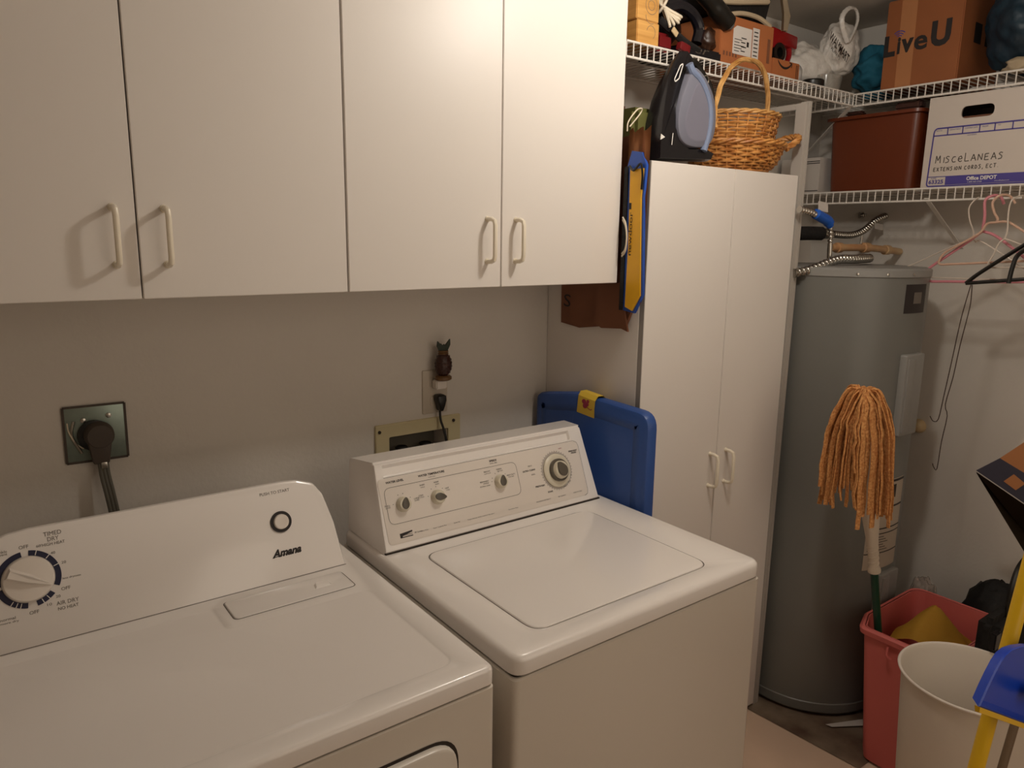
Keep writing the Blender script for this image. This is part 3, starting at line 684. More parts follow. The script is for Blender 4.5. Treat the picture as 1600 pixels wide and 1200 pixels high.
b = B(); braid(b, [(BX+.115, BY-.10, 1.888), (BX+.150, BY-.115, 1.913), (BX+.185, BY-.09, 1.930), (BX+.182, BY-.04, 1.925), (BX+.140, BY+.0, 1.893)], .009, 3, .55); obj('side_handle', b, 'wicker', t)
t = thing('handled_wicker_basket', 'wicker basket with a tall arched handle set inside the shallow basket', 'basket', (BX, BY, 1.8245))
CX, CY = 1.300, -.292
pf = [(.098, 1.830), (.118, 1.885), (.134, 1.972)]
b = B(); weave(b, CX, CY, pf, 1, .95, 28, .0036, 17); obj('woven_wall', b, 'wicker', t)
b = B(); stakes_(b, CX, CY, pf, 1, .95, 28, .003); obj('stakes', b, 'wicker', t)
b = B(); lathe(b, [(.094, 1.8245), (.097, 1.829), (.001, 1.830)], Matrix.Translation((CX, CY, 0)), 40, sy=.95); obj('basket_base', b, 'wicker', t)
b = B()
for s in range(3):
    tube(b, [p+Vector((math.cos(2*PI*i/60)*.004*math.cos(i*.9+s*2.1), math.sin(2*PI*i/60)*.004*math.cos(i*.9+s*2.1), .004*math.sin(i*.9+s*2.1))) for i, p in enumerate(ringpts(CX, CY, .136, .129, 1.975))], .0038, 6, closed=True)
obj('rim', b, 'wicker_pale', t)
b = B()
hp = [at(x, y, 'y', yy) for x, y, yy in ((1116, 200, -.37), (1116, 180, -.37), (1120, 155, -.365), (1130, 125, -.36), (1145, 103, -.352), (1160, 94, -.345), (1176, 95, -.340), (1190, 105, -.335), (1198, 130, -.33), (1200, 155, -.325), (1199, 188, -.32))]
braid(b, hp, .006, 3, .25, .0048); obj('arched_handle', b, 'wicker_pale', t)

# ================================================================== wire shelves
def shelf_set(label, axis, a0, a1, z, lipz, nfix, loc):
    t = thing('wire_shelf', label, 'shelf', loc, 'white wire shelves along the walls')
    def P(l, d, zz): return (l, -d, zz) if axis == 'x' else (XR-d, l, zz)
    for nm, d, zz, r in (('front_rail', .305, z, .0033), ('lip_rail', .305, lipz, .0036), ('back_rail', .006, z-.004, .003), ('middle_rail', .155, z-.005, .003)):
        b = B(); tube(b, [P(a0, d, zz), P(a1, d, zz)], r, 8); obj(nm, b, 'wire_white', t)
    b = B(); path = [P(0, .003, z), P(0, .300, z), P(0, .3068, z-.003), P(0, .3068, lipz)]
    tube(b, path, .0019, 5); me = None; first = None
    n = int(abs(a1-a0)/.0254); step = (a1-a0)/n
    bmesh.ops.translate(b, verts=b.verts[:], vec=wpos(t))
    first = obj('cross_wire', b, 'wire_white', t)
    for i in range(n+1):
        o = first if i == 0 else first.copy()
        if i: COL.objects.link(o); o.parent = t
        l = a0+step*i
        w = Vector((l, 0, 0)) if axis == 'x' else Vector((0, l, 0))
        o.location = w-Vector(loc)
    return t
shelf_set('short white wire shelf on the back wall above the tall cabinet', 'x', .83, 1.925, 2.115, 2.077, 0, (1.38, -.15, 2.115))
shelf_set('upper white wire shelf on the right wall carrying the large brown box', 'y', -.004, -2.2, 2.115, 2.077, 0, (2.09, -1.1, 2.115))
shelf_set('lower white wire shelf on the right wall with the hangers on it', 'y', -.004, -2.2, 1.790, 1.752, 0, (2.09, -1.1, 1.79))
def strut(a, c, label):
    b = B(); a = Vector(a); c = Vector(c); d = (c-a).normalized(); u = d.cross(Vector((0, 0, 1))).normalized(); v = d.cross(u)
    loft(b, [[tuple(p+u*x+v*y) for x, y in ((-.007, -.0015), (.007, -.0015), (.007, .0015), (-.007, .0015))] for p in (a, c)])
    tag(obj('shelf_brace', b, 'wire_white'), label, 'brace', 'diagonal shelf braces')
strut((1.925, -.295, 2.072), at(1252, 250, 'y', -.003), 'white diagonal brace under the corner of the upper shelves')
strut(at(1447, 310, 'x', 1.945), at(1502, 388, 'x', XR-.003), 'white diagonal brace under the lower right shelf behind the hangers')

# white frame leaning beside the cabinet
t = thing('folded_white_frame', 'tall white metal frame standing between the tall cabinet and water heater', 'frame', (1.51, -.22, 0))
def fbox(x0, x1, y0, y1, z0, z1, nm):
    b = B(); box(b, x0, x1, y0, y1, z0, z1, .0015)
    for v in b.verts: v.co.x += .014*v.co.z/2.03
    obj(nm, b, 'frame_grey', t)
fbox(1.4975, 1.512, -.397, -.360, 0, 2.03, 'front_post'); fbox(1.5135, 1.5275, -.397, -.365, 0, 2.036, 'front_post')
fbox(1.4975, 1.512, -.045, -.02, 0, 2.03, 'back_post'); fbox(1.4985, 1.511, -.359, -.046, 2.012, 2.03, 'top_rail'); fbox(1.4985, 1.511, -.359, -.046, .9, .915, 'middle_rail'); fbox(1.4985, 1.511, -.359, -.046, .05, .07, 'bottom_rail')

# ================================================================== things on the short upper shelf
Z1 = 2.1172
t = thing('wooden_block', 'pale wooden block with pencilled circles at the left end of the shelf', 'block', (.905, -.27, Z1))
b = B(); box(b, .872, .955, -.30, -.16, Z1, 2.175, .002); obj('lower_piece', b, 'wood_block', t)
b = B(); box(b, .868, .952, -.30, -.16, 2.1758, 2.33, .002); obj('upper_piece', b, 'wood_block', t)
b = B(); T_ = FR((.910, -.3, 0), (1, 0, 0), (0, 0, 1)); line2(b, T_, arc(.012, 2.215, .022, 0, 360), .0012); line2(b, T_, arc(.012, 2.215, .012, 0, 360, 16), .0012); line2(b, T_, arc(.014, 2.150, .016, -60, 170, 16), .0012); line2(b, T_, arc(.012, 2.190, .020, 180, 300, 10), .0012)
obj('pencil_marks', b, 'ink_grey', t)
t = thing('white_cord_bundle', 'tied bundle of cream cord on the shelf beside the wooden block', 'cord', (1.02, -.28, Z1))
b = B()
for k, (ex, ey) in enumerate(((1062, 25), (1058, 33), (1046, 38), (1052, 36), (1060, 29))):
    a = at(1018+k*3, -12, 'y', -.24); m_ = at(1034+k*1.5, 8+k*1.5, 'y', -.275); e = at(ex, ey, 'y', -.30)
    tube(b, smoothpath([a, m_, e, e+Vector((.006, .01, .004)), m_+Vector((.004, .012, .006))]), .0042, 7)
c = at(1035, 9, 'y', -.27); tube(b, [c+Vector((.013*math.cos(a)*.5, .014*math.sin(a), .016*math.cos(a+.7))) for a in [2*PI*i/14 for i in range(14)]], .004, 6, closed=True)
obj('cord', b, 'cord_white', t)
# black hand vacuum, hose etc
t = thing('black_hand_vacuum', 'black hand vacuum with a curved hose in the middle of the shelf', 'vacuum', (1.12, -.15, Z1))
b = B(); blob(b, (1.06, -.16, 2.215), (.095, .09, .07), .12, 2, 3, 3, cut=-.95); obj('body', b, 'black_plastic', t, smooth=180)
b = B(); tube(b, smoothpath([at(x, y, 'y', -.27) for x, y in ((1040, 12), (1062, 8), (1082, 22), (1092, 45), (1088, 68))]), .016, 10); obj('hose', b, 'black_shiny', t)
b = B(); tube(b, smoothpath([at(x, y, 'y', -.28) for x, y in ((1095, -14), (1112, 5), (1128, 25), (1142, 42))]), [.024]*8+[.027]*5+[.026]*4+[.018, .012], 14); obj('nozzle_tube', b, 'black_plastic', t)
b = B(); tube(b, smoothpath([at(x, y, 'y', -.29) for x, y in ((1030, 30), (1052, 50), (1070, 66), (1092, 80))]), .010, 8, flat=.5); obj('strap', b, 'black_soft', t)
b = B(); c = at(1054, 50, 'y', -.305); prism(b, rrect(-.012, .012, -.008, .008, .003), 0, .003, .001, FR(c, (1, 0, -.7), (.7, 0, 1))); obj('strap_buckle', b, 'knob_cream', t)
b = B(); c = at(1097, 45, 'y', -.28); lathe(b, [(.006, 0), (.006, .004), (.002, .006)], FR(c, (1, 0, 0), (0, 0, 1)), 14); obj('switch', b, 'chrome', t)
b = B(); c = at(1106, 63, 'y', -.25); blob(b, c, (.03, .02, .03), .4, 2, 9, 3); obj('mottled_housing', b, 'copper_dark', t, smooth=180)
b = B(); box(b, .965, 1.03, -.285, -.2, Z1, 2.165, .01); tag(obj('red_pouch', b, 'dark_red'), 'small dark red pouch on the shelf left of the iron tip', 'pouch')
b = B(); c = at(1069, 74, 'y', -.312); prism(b, rrect(-.02, .02, -.012, .01, .006), -.01, .006, .002, FR(c, (1, 0, -.2), (.2, 0, 1))); tag(obj('red_flashlight', b, 'dark_red'), 'small red object right behind the tip of the iron', 'flashlight')
t = thing('black_case', 'low black case with silver letters under the hand vacuum', 'case', (1.15, -.2, Z1))
b = B(); box(b, 1.06, 1.232, -.29, -.12, Z1, 2.148, .006); obj('case_body', b, 'black_shiny', t)
b = B(); text(b, 'er', FR((1.145, -.29, 2.137), (1, 0, 0), (0, 0, 1)), 0, 0, w=.06, h=.014, shear=.3, z=.0006); obj('lettering', b, 'chrome_dull', t, 'silver letters')
# cardboard carton with label
t = thing('labelled_carton', 'orange-brown cardboard carton with a white shipping label', 'box', (1.37, -.16, Z1))
b = B(); box(b, 1.243, 1.497, -.272, -.04, Z1, 2.262, .002); obj('carton', b, 'cardboard', t)
CT = FR((0, -.272, 0), (1, 0, 0), (0, 0, 1))
b = B(); prism(b, rpoly([(1.300, 2.160), (1.388, 2.160), (1.388, 2.238), (1.315, 2.238), (1.300, 2.228)], .004), .0002, .0009, 0, CT); quad(b, CT, 1.392, 1.425, 2.150, 2.245, .0006); lb = obj('shipping_label', b, 'label_paper', t)
b = B()
for k in range(5): quad(b, CT, 1.306, 1.33+.012*(k % 3), 2.168+k*.008, 2.170+k*.008, .0012)
for k in range(4): quad(b, CT, 1.338, 1.358+.005*(k % 2), 2.170+k*.012, 2.173+k*.012, .0012)
quad(b, CT, 1.365, 1.375, 2.186, 2.200, .0012)
for k in range(8): quad(b, CT, 1.398, 1.418, 2.155+k*.011, 2.158+k*.011, .0012)
obj('label_print', b, 'ink', lb)
b = B()
for k in range(5): quad(b, CT, 1.258+k*.014, 1.266+k*.014, 2.150, 2.162, .0006)
quad(b, CT, 1.468, 1.482, 2.155, 2.225, .0006); obj('carton_marks', b, 'kraft_dark', t)
t = thing('small_carton', 'small brown carton with a curved arrow mark beside the labelled carton', 'box', (1.57, -.18, Z1))
b = B(); box(b, 1.503, 1.648, -.272, -.08, Z1, 2.178, .002); obj('carton', b, 'cardboard', t)
b = B(); L1 = arc(1.566, 2.196, .045, 218, 322, 16); L2 = arc(1.566, 2.206, .048, 218, 322, 16)
V = [[b.verts.new(CT @ Vector((*p, .0008))) for p in L] for L in (L1, L2)]
for k in range(16): b.faces.new((V[0][k], V[0][k+1], V[1][k+1], V[1][k]))
line2(b, CT, [(1.590, 2.174), (1.604, 2.172), (1.602, 2.160)], .003, .0008)
for x in (1.628, 1.636): quad(b, CT, x, x+.003, 2.13, 2.172, .0008)
obj('curved_arrow', b, 'ink', t, 'dark curved arrow mark')
t = thing('red_tape_dispenser', 'red and black tape dispenser on top of the small carton', 'tape dispenser', (1.58, -.2, 2.178))
TT = FR((0, -.2, 0), (1, 0, 0), (0, 0, 1))
b = B(); prism(b, rpoly([(1.525, 2.205), (1.60, 2.24), (1.69, 2.235), (1.69, 2.275), (1.55, 2.285)], .008), 0, .03, .004, TT); obj('frame', b, 'red_plastic', t)
b = B(); tube(b, smoothpath([(1.665, -.215, 2.24), (1.668, -.215, 2.215), (1.65, -.215, 2.19), (1.615, -.215, 2.183)]), .009, 8); obj('handle', b, 'red_plastic', t)
b = B(); lathe(b, [(.03, -.0), (.03, .036), (.016, .036), (.016, 0)], FR((1.592, -.197, 2.212), (1, 0, 0), (0, 0, 1)), 24, False, False); obj('tape_roll', b, 'black_plastic', t)
# bag on top
t = thing('tan_tote_bag', 'tan and black cloth bag on top of the labelled carton', 'bag', (1.4, -.15, 2.264))
b = B()
prof = rpoly([(1.20, 2.268), (1.49, 2.268), (1.53, 2.40), (1.16, 2.40)], .02, 4)
prism(b, prof, -.09, .09, .02, FR((0, -.16, 0), (1, 0, 0), (0, 0, 1)), .02); obj('bag_body', b, 'black_soft', t)
b = B(); tube(b, smoothpath([at(x, y, 'y', -.262) for x, y in ((1135, 23), (1160, 21), (1185, 28), (1203, 42))]), .007, 8, flat=1); obj('lower_band', b, 'tan_cloth', t)
b = B(); tube(b, smoothpath([at(x, y, 'y', -.262) for x, y in ((1118, 1), (1150, 3), (1180, 3), (1200, 3))]), .008, 8); obj('upper_band', b, 'tan_cloth', t)
b = B()
L_ = []
for k in range(7):
    f = k/6; p = at(1200+26*f, -2+6*f, 'y', -.20); q2 = at(1203+22*f, 52, 'y', -.20); w = .012*math.sin(k*2.2)
    L_.append([(p.x, -.20+w-.05*(1-f), min(p.z, 2.405)), (q2.x*.5+p.x*.5+.012*f, -.205+w-.05*(1-f), (p.z+q2.z)/2), (q2.x, -.20+w-.05*(1-f), q2.z)])
loft(b, L_, False, False, closed=False); bmesh.ops.solidify(b, geom=b.faces[:], thickness=.006); obj('side_flap', b, 'tan_cloth', t)
# plastic bags
t = thing('white_shopping_bag', 'white plastic shopping bag with black lettering and a knotted handle', 'bag', (1.9, -.15, Z1))
b = B(); blob(b, (1.85, -.14, 2.20), (.14, .10, .10), .14, 2.0, 5, 5, cut=-.80); obj('bag_body', b, 'plastic_bag', t, smooth=180)
bc = at(1312, 78, 'y', -.245)
b = B(); blob(b, bc, (.085, .05, .085), .13, 2.0, 8, 5); obj('bag_bulge', b, 'plastic_bag', t, smooth=180)
b = B(); tube(b, smoothpath([at(x, y, 'y', -.298) for x, y in ((1324, 66), (1317, 45), (1316, 26), (1326, 13), (1337, 15), (1340, 30), (1335, 48), (1327, 64))]), [.0075, .0088]*26, 8, flat=.6); obj('handle_loop', b, 'plastic_bag', t)
b = B(); BGT = FR(at(1308, 66, 'y', -.275), at(1322, 90, 'y', -.275)-at(1298, 52, 'y', -.275), (.7, -.1, .75))
X_ = (at(1326, 94, 'y', -.275)-at(1294, 50, 'y', -.275)); Y_ = X_.cross(Vector((0, 1, 0))).normalized()*-1
BGT = FR(at(1311, 74, 'y', -.301), X_, Vector((-X_.z, 0, X_.x)))
text(b, 'WAL\u2605MART' if False else 'WAL*MART', BGT, 0, .0, w=.135, h=.032, bold=.02, z=.002); text(b, 'ALWAYS', BGT, -.010, -.028, w=.062, h=.012, z=.002); 
obj('lettering', b, 'ink', t, 'bold black store lettering')
t = thing('clear_plastic_tub', 'clear plastic tub with a dark lid lying on the shelf corner', 'tub', (1.8, -.22, Z1))
b = B(); lathe(b, [(.045, Z1+.001), (.052, Z1+.05), (.052, Z1+.056), (.048, Z1+.056), (.044, Z1+.006)], Matrix.Translation((1.865, -.235, 0)), 28, True, True); obj('tub_body', b, 'clear_tub', t)
b = B(); lathe(b, [(.034, Z1), (.036, Z1+.004), (.036, Z1+.022), (.033, Z1+.026)], Matrix.Translation((1.745, -.262, 0)), 28); obj('dark_lid', b, 'black_plastic', t)
b = B(); blob(b, (1.70, -.19, 2.155), (.045, .05, .042), .25, 2.5, 11, 3, cut=-.9, ridge=True); tag(obj('grey_film_wrap', b, 'plastic_film', smooth=180), 'crumpled grey plastic film behind the small carton', 'plastic wrap')
b = B(); blob(b, (2.10, -.300, 2.205), (.12, .074, .098), .11, 2.0, 21, 5, cut=-.91, fold=.7); tag(obj('teal_cloth', b, 'teal_cloth', smooth=180), 'crumpled dark teal cloth between the shopping bag and the large box', 'cloth')

# ================================================================== right upper shelf
t = thing('large_brown_box', 'large brown cardboard box with dark lettering on the upper right shelf', 'box', (2.08, -.5, Z1))
b = B(); box(b, 1.955, 2.235, -.622, -.381, Z1+.0, 2.395, .003); obj('carton', b, 'cardboard_shelf', t)
LT = FR((1.955, 0, 0), (0, -1, 0), (0, 0, 1))
b = B(); text(b, 'L', LT, .400, 2.2545, h=.066, w=.038, bold=.05, z=.0008); text(b, 'i', LT, .430, 2.2515, h=.052, w=.010, bold=.04, z=.0008); text(b, 'v', LT, .457, 2.2480, h=.043, w=.040, bold=.04, z=.0008)
text(b, 'e', LT, .500, 2.2490, h=.044, w=.042, bold=.025, z=.0008); text(b, 'U', LT, .560, 2.266, h=.078, w=.060, bold=.05, z=.0008)
obj('lettering', b, 'ink', t, 'dark company lettering')
b = B()
for r in (.010, .017, .024): line2(b, LT, arc(.429, 2.273, r, 45, 135, 10), .003, .0008)
obj('signal_arcs', b, 'ink_purple', t, 'small signal arcs over the letter i')
b = B(); line2(b, LT, [(.455, 2.118), (.452, 2.39)], .05, .0003); obj('tape', b, 'kraft', t)
b = B(); T_ = FR((2.1, -.622, 2.25), (1, 0, 0), (0, 0, 1)); quad(b, T_, -.06, -.01, -.01, .05); quad(b, T_, .02, .06, -.01, .05); obj('side_print', b, 'ink', t)
b = B(); blob(b, (2.10, -.78, 2.27), (.135, .14, .15), .14, 2.0, 31, 5, cut=-.98)
for v in b.verts: v.co.z = min(v.co.z, 2.405); v.co.x = min(v.co.x, 2.243); v.co.y = min(v.co.y, -.628)
tag(obj('dark_blue_bag', b, 'blue_film', smooth=180), 'dark blue-green plastic bag beside the large brown box', 'bag')
b = B(); blob(b, (1.985, -.80, 2.135), (.03, .05, .022), .4, 5, 33, 3, cut=-.8, ridge=True); tag(obj('beige_netting', b, 'tan_cloth', smooth=180), 'bunch of beige netting at the shelf edge by the blue bag', 'netting')

# ================================================================== right lower shelf
Z2 = 1.7922
t = thing('white_paper_carton', 'white papers and carton at the back corner of the lower shelf', 'carton', (2.05, -.1, Z2))
b = B(); box(b, 1.965, 2.2, -.18, -.02, Z2, 1.92, .002); obj('carton', b, 'paper_white', t)
T_ = FR((1.965, 0, 0), (0, -1, 0), (0, 0, 1)); b = B(); quad(b, T_, .02, .18, 1.80, 1.803); quad(b, T_, .08, .18, 1.898, 1.901); quad(b, T_, .09, .18, 1.905, 1.908); line2(b, T_, [(.04, 1.83), (.09, 1.90)], .006); obj('print_lines', b, 'ink', t)
t = thing('brown_plastic_bin', 'dark reddish-brown plastic storage bin on the lower right shelf', 'bin', (2.09, -.36, Z2))
def rr3(x0, x1, y0, y1, r, z): return [(*p, z) for p in rrect(x0, x1, y0, y1, r)]
b = B(); loft(b, [rr3(1.978, 2.215, -.512, -.212, .03, Z2), rr3(1.968, 2.225, -.522, -.202, .03, 2.038), rr3(1.973, 2.22, -.517, -.207, .028, 2.038), rr3(1.983, 2.21, -.507, -.217, .028, Z2+.004)]); obj('bin_body', b, 'bin_brown', t)
b = B(); loft(b, [rr3(1.967, 2.226, -.523, -.201, .03, 2.036), rr3(1.953, 2.236, -.532, -.188, .034, 2.038), rr3(1.953, 2.236, -.532, -.188, .034, 2.048), rr3(1.969, 2.224, -.521, -.203, .03, 2.050)], False, False); obj('rim', b, 'bin_brown', t)
b = B(); box(b, 1.96, 2.0, -.52, -.435, 2.049, 2.073, .006); obj('handle_clip', b, 'bin_brown_dark', t)
b = B(); box(b, 1.965, 2.0, -.32, -.26, 2.049, 2.065, .006); obj('handle_clip', b, 'bin_brown_dark', t)
b = B(); loft(b, [rr3(1.985, 2.205, -.50, -.22, .02, 1.97), rr3(1.985, 2.205, -.50, -.22, .02, 2.052)]); obj('contents', b, 'bin_brown_dark', t)
t = thing('white_file_box', 'white cardboard file box with purple print and handwriting on the lower shelf', 'box', (2.09, -.72, Z2))
b = B(); FX = 1.951
HT = FR((FX, 0, 0), (0, -1, 0), (0, 0, 1))
# front with a real hand hole
O = [(.553, Z2), (.865, Z2), (.865, 2.071), (.553, 2.071)]; H = rrect(.651, .744, 1.998, 2.034, .017, 6)
vo = [b.verts.new(HT @ Vector((*p, 0))) for p in O]; vh = [b.verts.new(HT @ Vector((*p, 0))) for p in H]; vh2 = [b.verts.new(HT @ Vector((*p, -.006))) for p in H]
es = [b.edges.new((L[i], L[(i+1) % len(L)])) for L in (vo, vh) for i in range(len(L))]
bmesh.ops.triangle_fill(b, use_beauty=True, edges=es, normal=(-1, 0, 0))
for i in range(len(vh)): b.faces.new((vh[i], vh[(i+1) % len(vh)], vh2[(i+1) % len(vh)], vh2[i]))
obj('front_panel', b, 'box_white', t, smooth=0)
b = B()
for x0, x1, y0, y1, z0, z1 in ((FX+.001, 2.235, -.557, -.553, Z2, 2.071), (FX+.001, 2.235, -.865, -.861, Z2, 2.071), (2.231, 2.235, -.861, -.557, Z2, 2.071), (FX+.001, 2.231, -.861, -.557, Z2, Z2+.004)): box(b, x0, x1, y0, y1, z0, z1)
obj('box_sides', b, 'box_white', t, smooth=0)
b = B(); box(b, FX+.004, 2.23, -.86, -.558, 2.066, 2.072); obj('lid', b, 'box_white', t)
b = B(); box(b, FX+.02, 2.2, -.84, -.58, Z2+.005, 2.008, .01); obj('dark_contents', b, 'kraft_dark', t)
z_ = .0008
b = B(); line2(b, HT, [(.865, 1.975), (.585, 1.975)], .0045, z_); line2(b, HT, [(.865, 1.953), (.577, 1.953)], .0038, z_)
line2(b, HT, [(.585, 1.975), (.579, 1.970), (.577, 1.962), (.572, 1.803), (.576, 1.797), (.865, 1.797)], .0042, z_)
for x in (.618, .662, .710, .752, .80, .845): line2(b, HT, [(x, 1.975), (x, 1.953)], .0034, z_)
quad(b, HT, .628, .862, 1.8, 1.827, z_); line2(b, HT, [(.574, 1.826), (.628, 1.826)], .0022, z_)
text(b, '63325', HT, .600, 1.8105, w=.045, h=.013, bold=.03, z=z_+.0003); text(b, 'SIZE', HT, .592, 1.8215, w=.016, h=.004, z=z_+.0003)
for x, w in ((.593, .018), (.640, .032), (.686, .036), (.725, .016), (.763, .008)): text(b, 'BOX NO.' if x < .6 else ('DEPARTMENT' if x < .65 else ('CONTENT DATE' if x < .7 else ('FROM' if x < .73 else 'TO'))), HT, x, 1.968, w=w, h=.0042, z=z_)
text(b, 'CONTENTS', HT, .690, 1.947, w=.026, h=.004, z=z_)
obj('purple_print', b, 'ink_purple', t)
b = B(); text(b, 'Office DEPOT', HT, .733, 1.8165, w=.085, h=.0115, bold=.03, z=z_+.0008); text(b, '1-800-463-3768', HT, .715, 1.8055, w=.04, h=.004, z=z_+.0008); text(b, 'www.officedepot.com', HT, .790, 1.8055, w=.04, h=.004, z=z_+.0008); obj('white_lettering', b, 'white_print', t)
# handwriting in pen strokes
b = B()
GL = {'M': [[(0, 0), (.1, 1), (.45, .35), (.85, 1), (.95, 0)]], 'I': [[(.4, 0), (.45, .75)]], 'S': [[(.8, .75), (.4, .85), (.1, .65), (.7, .35), (.6, .05), (0, 0)]], 'C': [[(.8, .7), (.3, .7), (.05, .3), (.3, 0), (.85, .05)]],
      'E': [[(.8, .8), (.1, .78), (.05, 0), (.85, .02)], [(.08, .4), (.7, .43)]], 'e': [[(.05, .35), (.8, .4), (.6, .75), (.15, .6), (.05, .2), (.4, 0), (.8, .1)]], 'L': [[(.1, 1.1), (.1, 0), (.9, .05)]], 'A': [[(0, 0), (.45, .85), (.95, 0)], [(.2, .3), (.8, .32)]],
      'N': [[(.05, 0), (.1, .8), (.8, .05), (.85, .85)]], 'X': [[(0, 0), (.8, .8)], [(0, .8), (.8, 0)]], 'T': [[(0, .8), (.95, .82)], [(.5, .8), (.45, 0)]], 'R': [[(.1, 0), (.15, .8), (.7, .75), (.65, .42), (.15, .4), (.85, 0)]], 'O': [[(.4, .75), (.05, .4), (.35, 0), (.8, .3), (.65, .7), (.4, .75)]],
      'D': [[(.1, 0), (.12, .8), (.7, .6), (.75, .2), (.1, 0)]], ',': [[(.3, .1), (.1, -.25)]], '.': [[(.2, 0), (.3, .05)]], ' ': []}
def hand(s, x, y, w, h, lw):
    for ch in s:
        k = .55 if ch in 'I,. ' else 1
        for st in GL[ch]: line2(b, HT, [(x+p[0]*w*.78, y+p[1]*h) for p in st], lw, z_)
        x += w*k
        y += .00012
hand('MISCeLANEAS', .592, 1.868, .0188, .023, .0028); hand('EXTENSION CORDS, ECT.', .588, 1.843, .0101, .014, .0023)
obj('handwriting', b, 'ink_grey', t, 'handwritten contents note')

# ================================================================== water heater
HX, HY, HR = 1.822, -.385, .27
t = thing('water_heater', 'tall grey cylindrical water heater beside the tall cabinet', 'water heater', (HX, HY, 0))
TH = Matrix.Translation((HX, HY, 0))
b = B(); lathe(b, [(HR-.006, .012), (HR, .02), (HR, .05), (HR-.003, .053), (HR-.003, 1.512)], TH, 96); obj('tank', b, 'heater_grey', t)
b = B(); lathe(b, [(HR-.0028, 1.510), (HR+.001, 1.512), (HR+.001, 1.532), (HR-.006, 1.538), (HR-.05, 1.541), (.002, 1.543)], TH, 96, False); obj('top_cap', b, 'heater_trim', t)
def hcyl(px, py):                            # angle / height where the sight line meets the tank
    d = Fv+Rv*((px-800)/FPX)-Uv*((py-600)/FPX); ox, oy = CAM.x-HX, CAM.y-HY
    A = d.x**2+d.y**2; Bb = 2*(ox*d.x+oy*d.y); C_ = ox*ox+oy*oy-HR*HR; D = max(0, Bb*Bb-4*A*C_); s = (-Bb-math.sqrt(D))/(2*A); p = CAM+d*s
    return math.atan2(p.y-HY, p.x-HX), p.z
def curved(bm, a0, a1, z0, z1, r, th=.0006, n=10):
    loft(bm, [[(HX+rr*math.cos(a), HY+rr*math.sin(a), z) for rr, z in ((r, z0), (r+th, z0), (r+th, z1), (r, z1))] for a in [a0+(a1-a0)*i/n for i in range(n+1)]])
def cover(z0, z1, ac, nm='element_cover'):
    CTm = FR((HX+math.cos(ac)*HR, HY+math.sin(ac)*HR, 0), (-math.sin(ac), math.cos(ac), 0), (0, 0, 1))
    b = B(); prism(b, rrect(-.055, .055, z0, z1, .008), -.008, .014, .005, CTm); c = obj(nm, b, 'heater_trim', t)
    b = B(); prism(b, rrect(-.046, -.006, z0+.012, z1-.012, .004), .014, .018, .002, CTm); obj('raised_rib', b, 'heater_trim', c)
AC = hcyl(1420, 600)[0]; 
cover(1.005, 1.27, AC); cover(.30, .53, AC)
b = B(); curved(b, AC-.24, AC+.18, 1.40, 1.49, HR-.003, .0012); obj('warning_label', b, 'heater_label_dark', t)
b = B(); curved(b, AC-.10, AC+.06, 1.43, 1.465, HR-.0015, .0008); obj('label_print', b, 'ink_grey', t)
b = B(); curved(b, AC-.42, AC+.2, .545, .855, HR-.003, .0008, 14); lb = obj('instruction_label', b, 'heater_label', t)
b = B()
for z0, z1 in ((.845, .853), (.757, .763), (.685, .689), (.668, .671), (.60, .603)): curved(b, AC-.42, AC+.2, z0, z1, HR-.002, .0006, 14)
for a_, z0, z1 in ((AC-.16, .795, .81), (AC-.12, .80, .825), (AC-.02, .79, .835), (AC-.05, .77, .785), (AC-.25, .80, .81), (AC-.24, .775, .785)): curved(b, a_-.035, a_+.03, z0, z1, HR-.002, .0006, 4)
for k in range(6): curved(b, AC-.38, AC-.05-.04*(k % 3), .612+k*.009, .614+k*.009, HR-.002, .0005, 6)
obj('label_lines', b, 'heater_label_dark', lb)
b = B(); a_, z_h = hcyl(1386, 925); curved(b, a_-.1, a_+.12, .375, .43, HR-.003, .0008, 6); obj('small_sticker', b, 'bag_green', t)
for px, py in ((1340, 428), (1388, 420), (1428, 421)):
    a_, z_h = hcyl(px, py); b = B(); lathe(b, [(.0045, 0), (.004, .003), (.001, .0035)], FR((HX+math.cos(a_)*(HR+.001), HY+math.sin(a_)*(HR+.001), 1.521), (-math.sin(a_), math.cos(a_), 0), (0, 0, 1)), 10); obj('rim_screw', b, 'chrome', t)
# dirty sheet under it
b = B()
n = 26; V = []
for i in range(n+1):
    row = []
    for j in range(n+1):
        u, v = i/n, j/n; x = 1.437+.055*v+(2.235-1.437-.055*v)*u; y = -.03-.76*v
        row.append((x, y, .0025+.0045*max(0, noise.noise(Vector((x*13, y*13, 2))))*(1 if .03 < u < .97 else 0)))
    V.append(row)
loft(b, V, False, False, closed=False); tag(obj('plastic_sheet', b, 'sheet_dirty', loc=(1.85, -.4, 0)), 'stained brown plastic sheet on the floor under the water heater', 'sheet')
b = B(); flatpoly(b, [tuple(at(x, y, 'z', .009)) for x, y in ((1290, 1132), (1348, 1124), (1350, 1134), (1300, 1136))], .001, (0, 0, 1)); tag(obj('paper_scrap', b, 'paper_white'), 'scrap of pale paper at the foot of the water heater', 'paper')
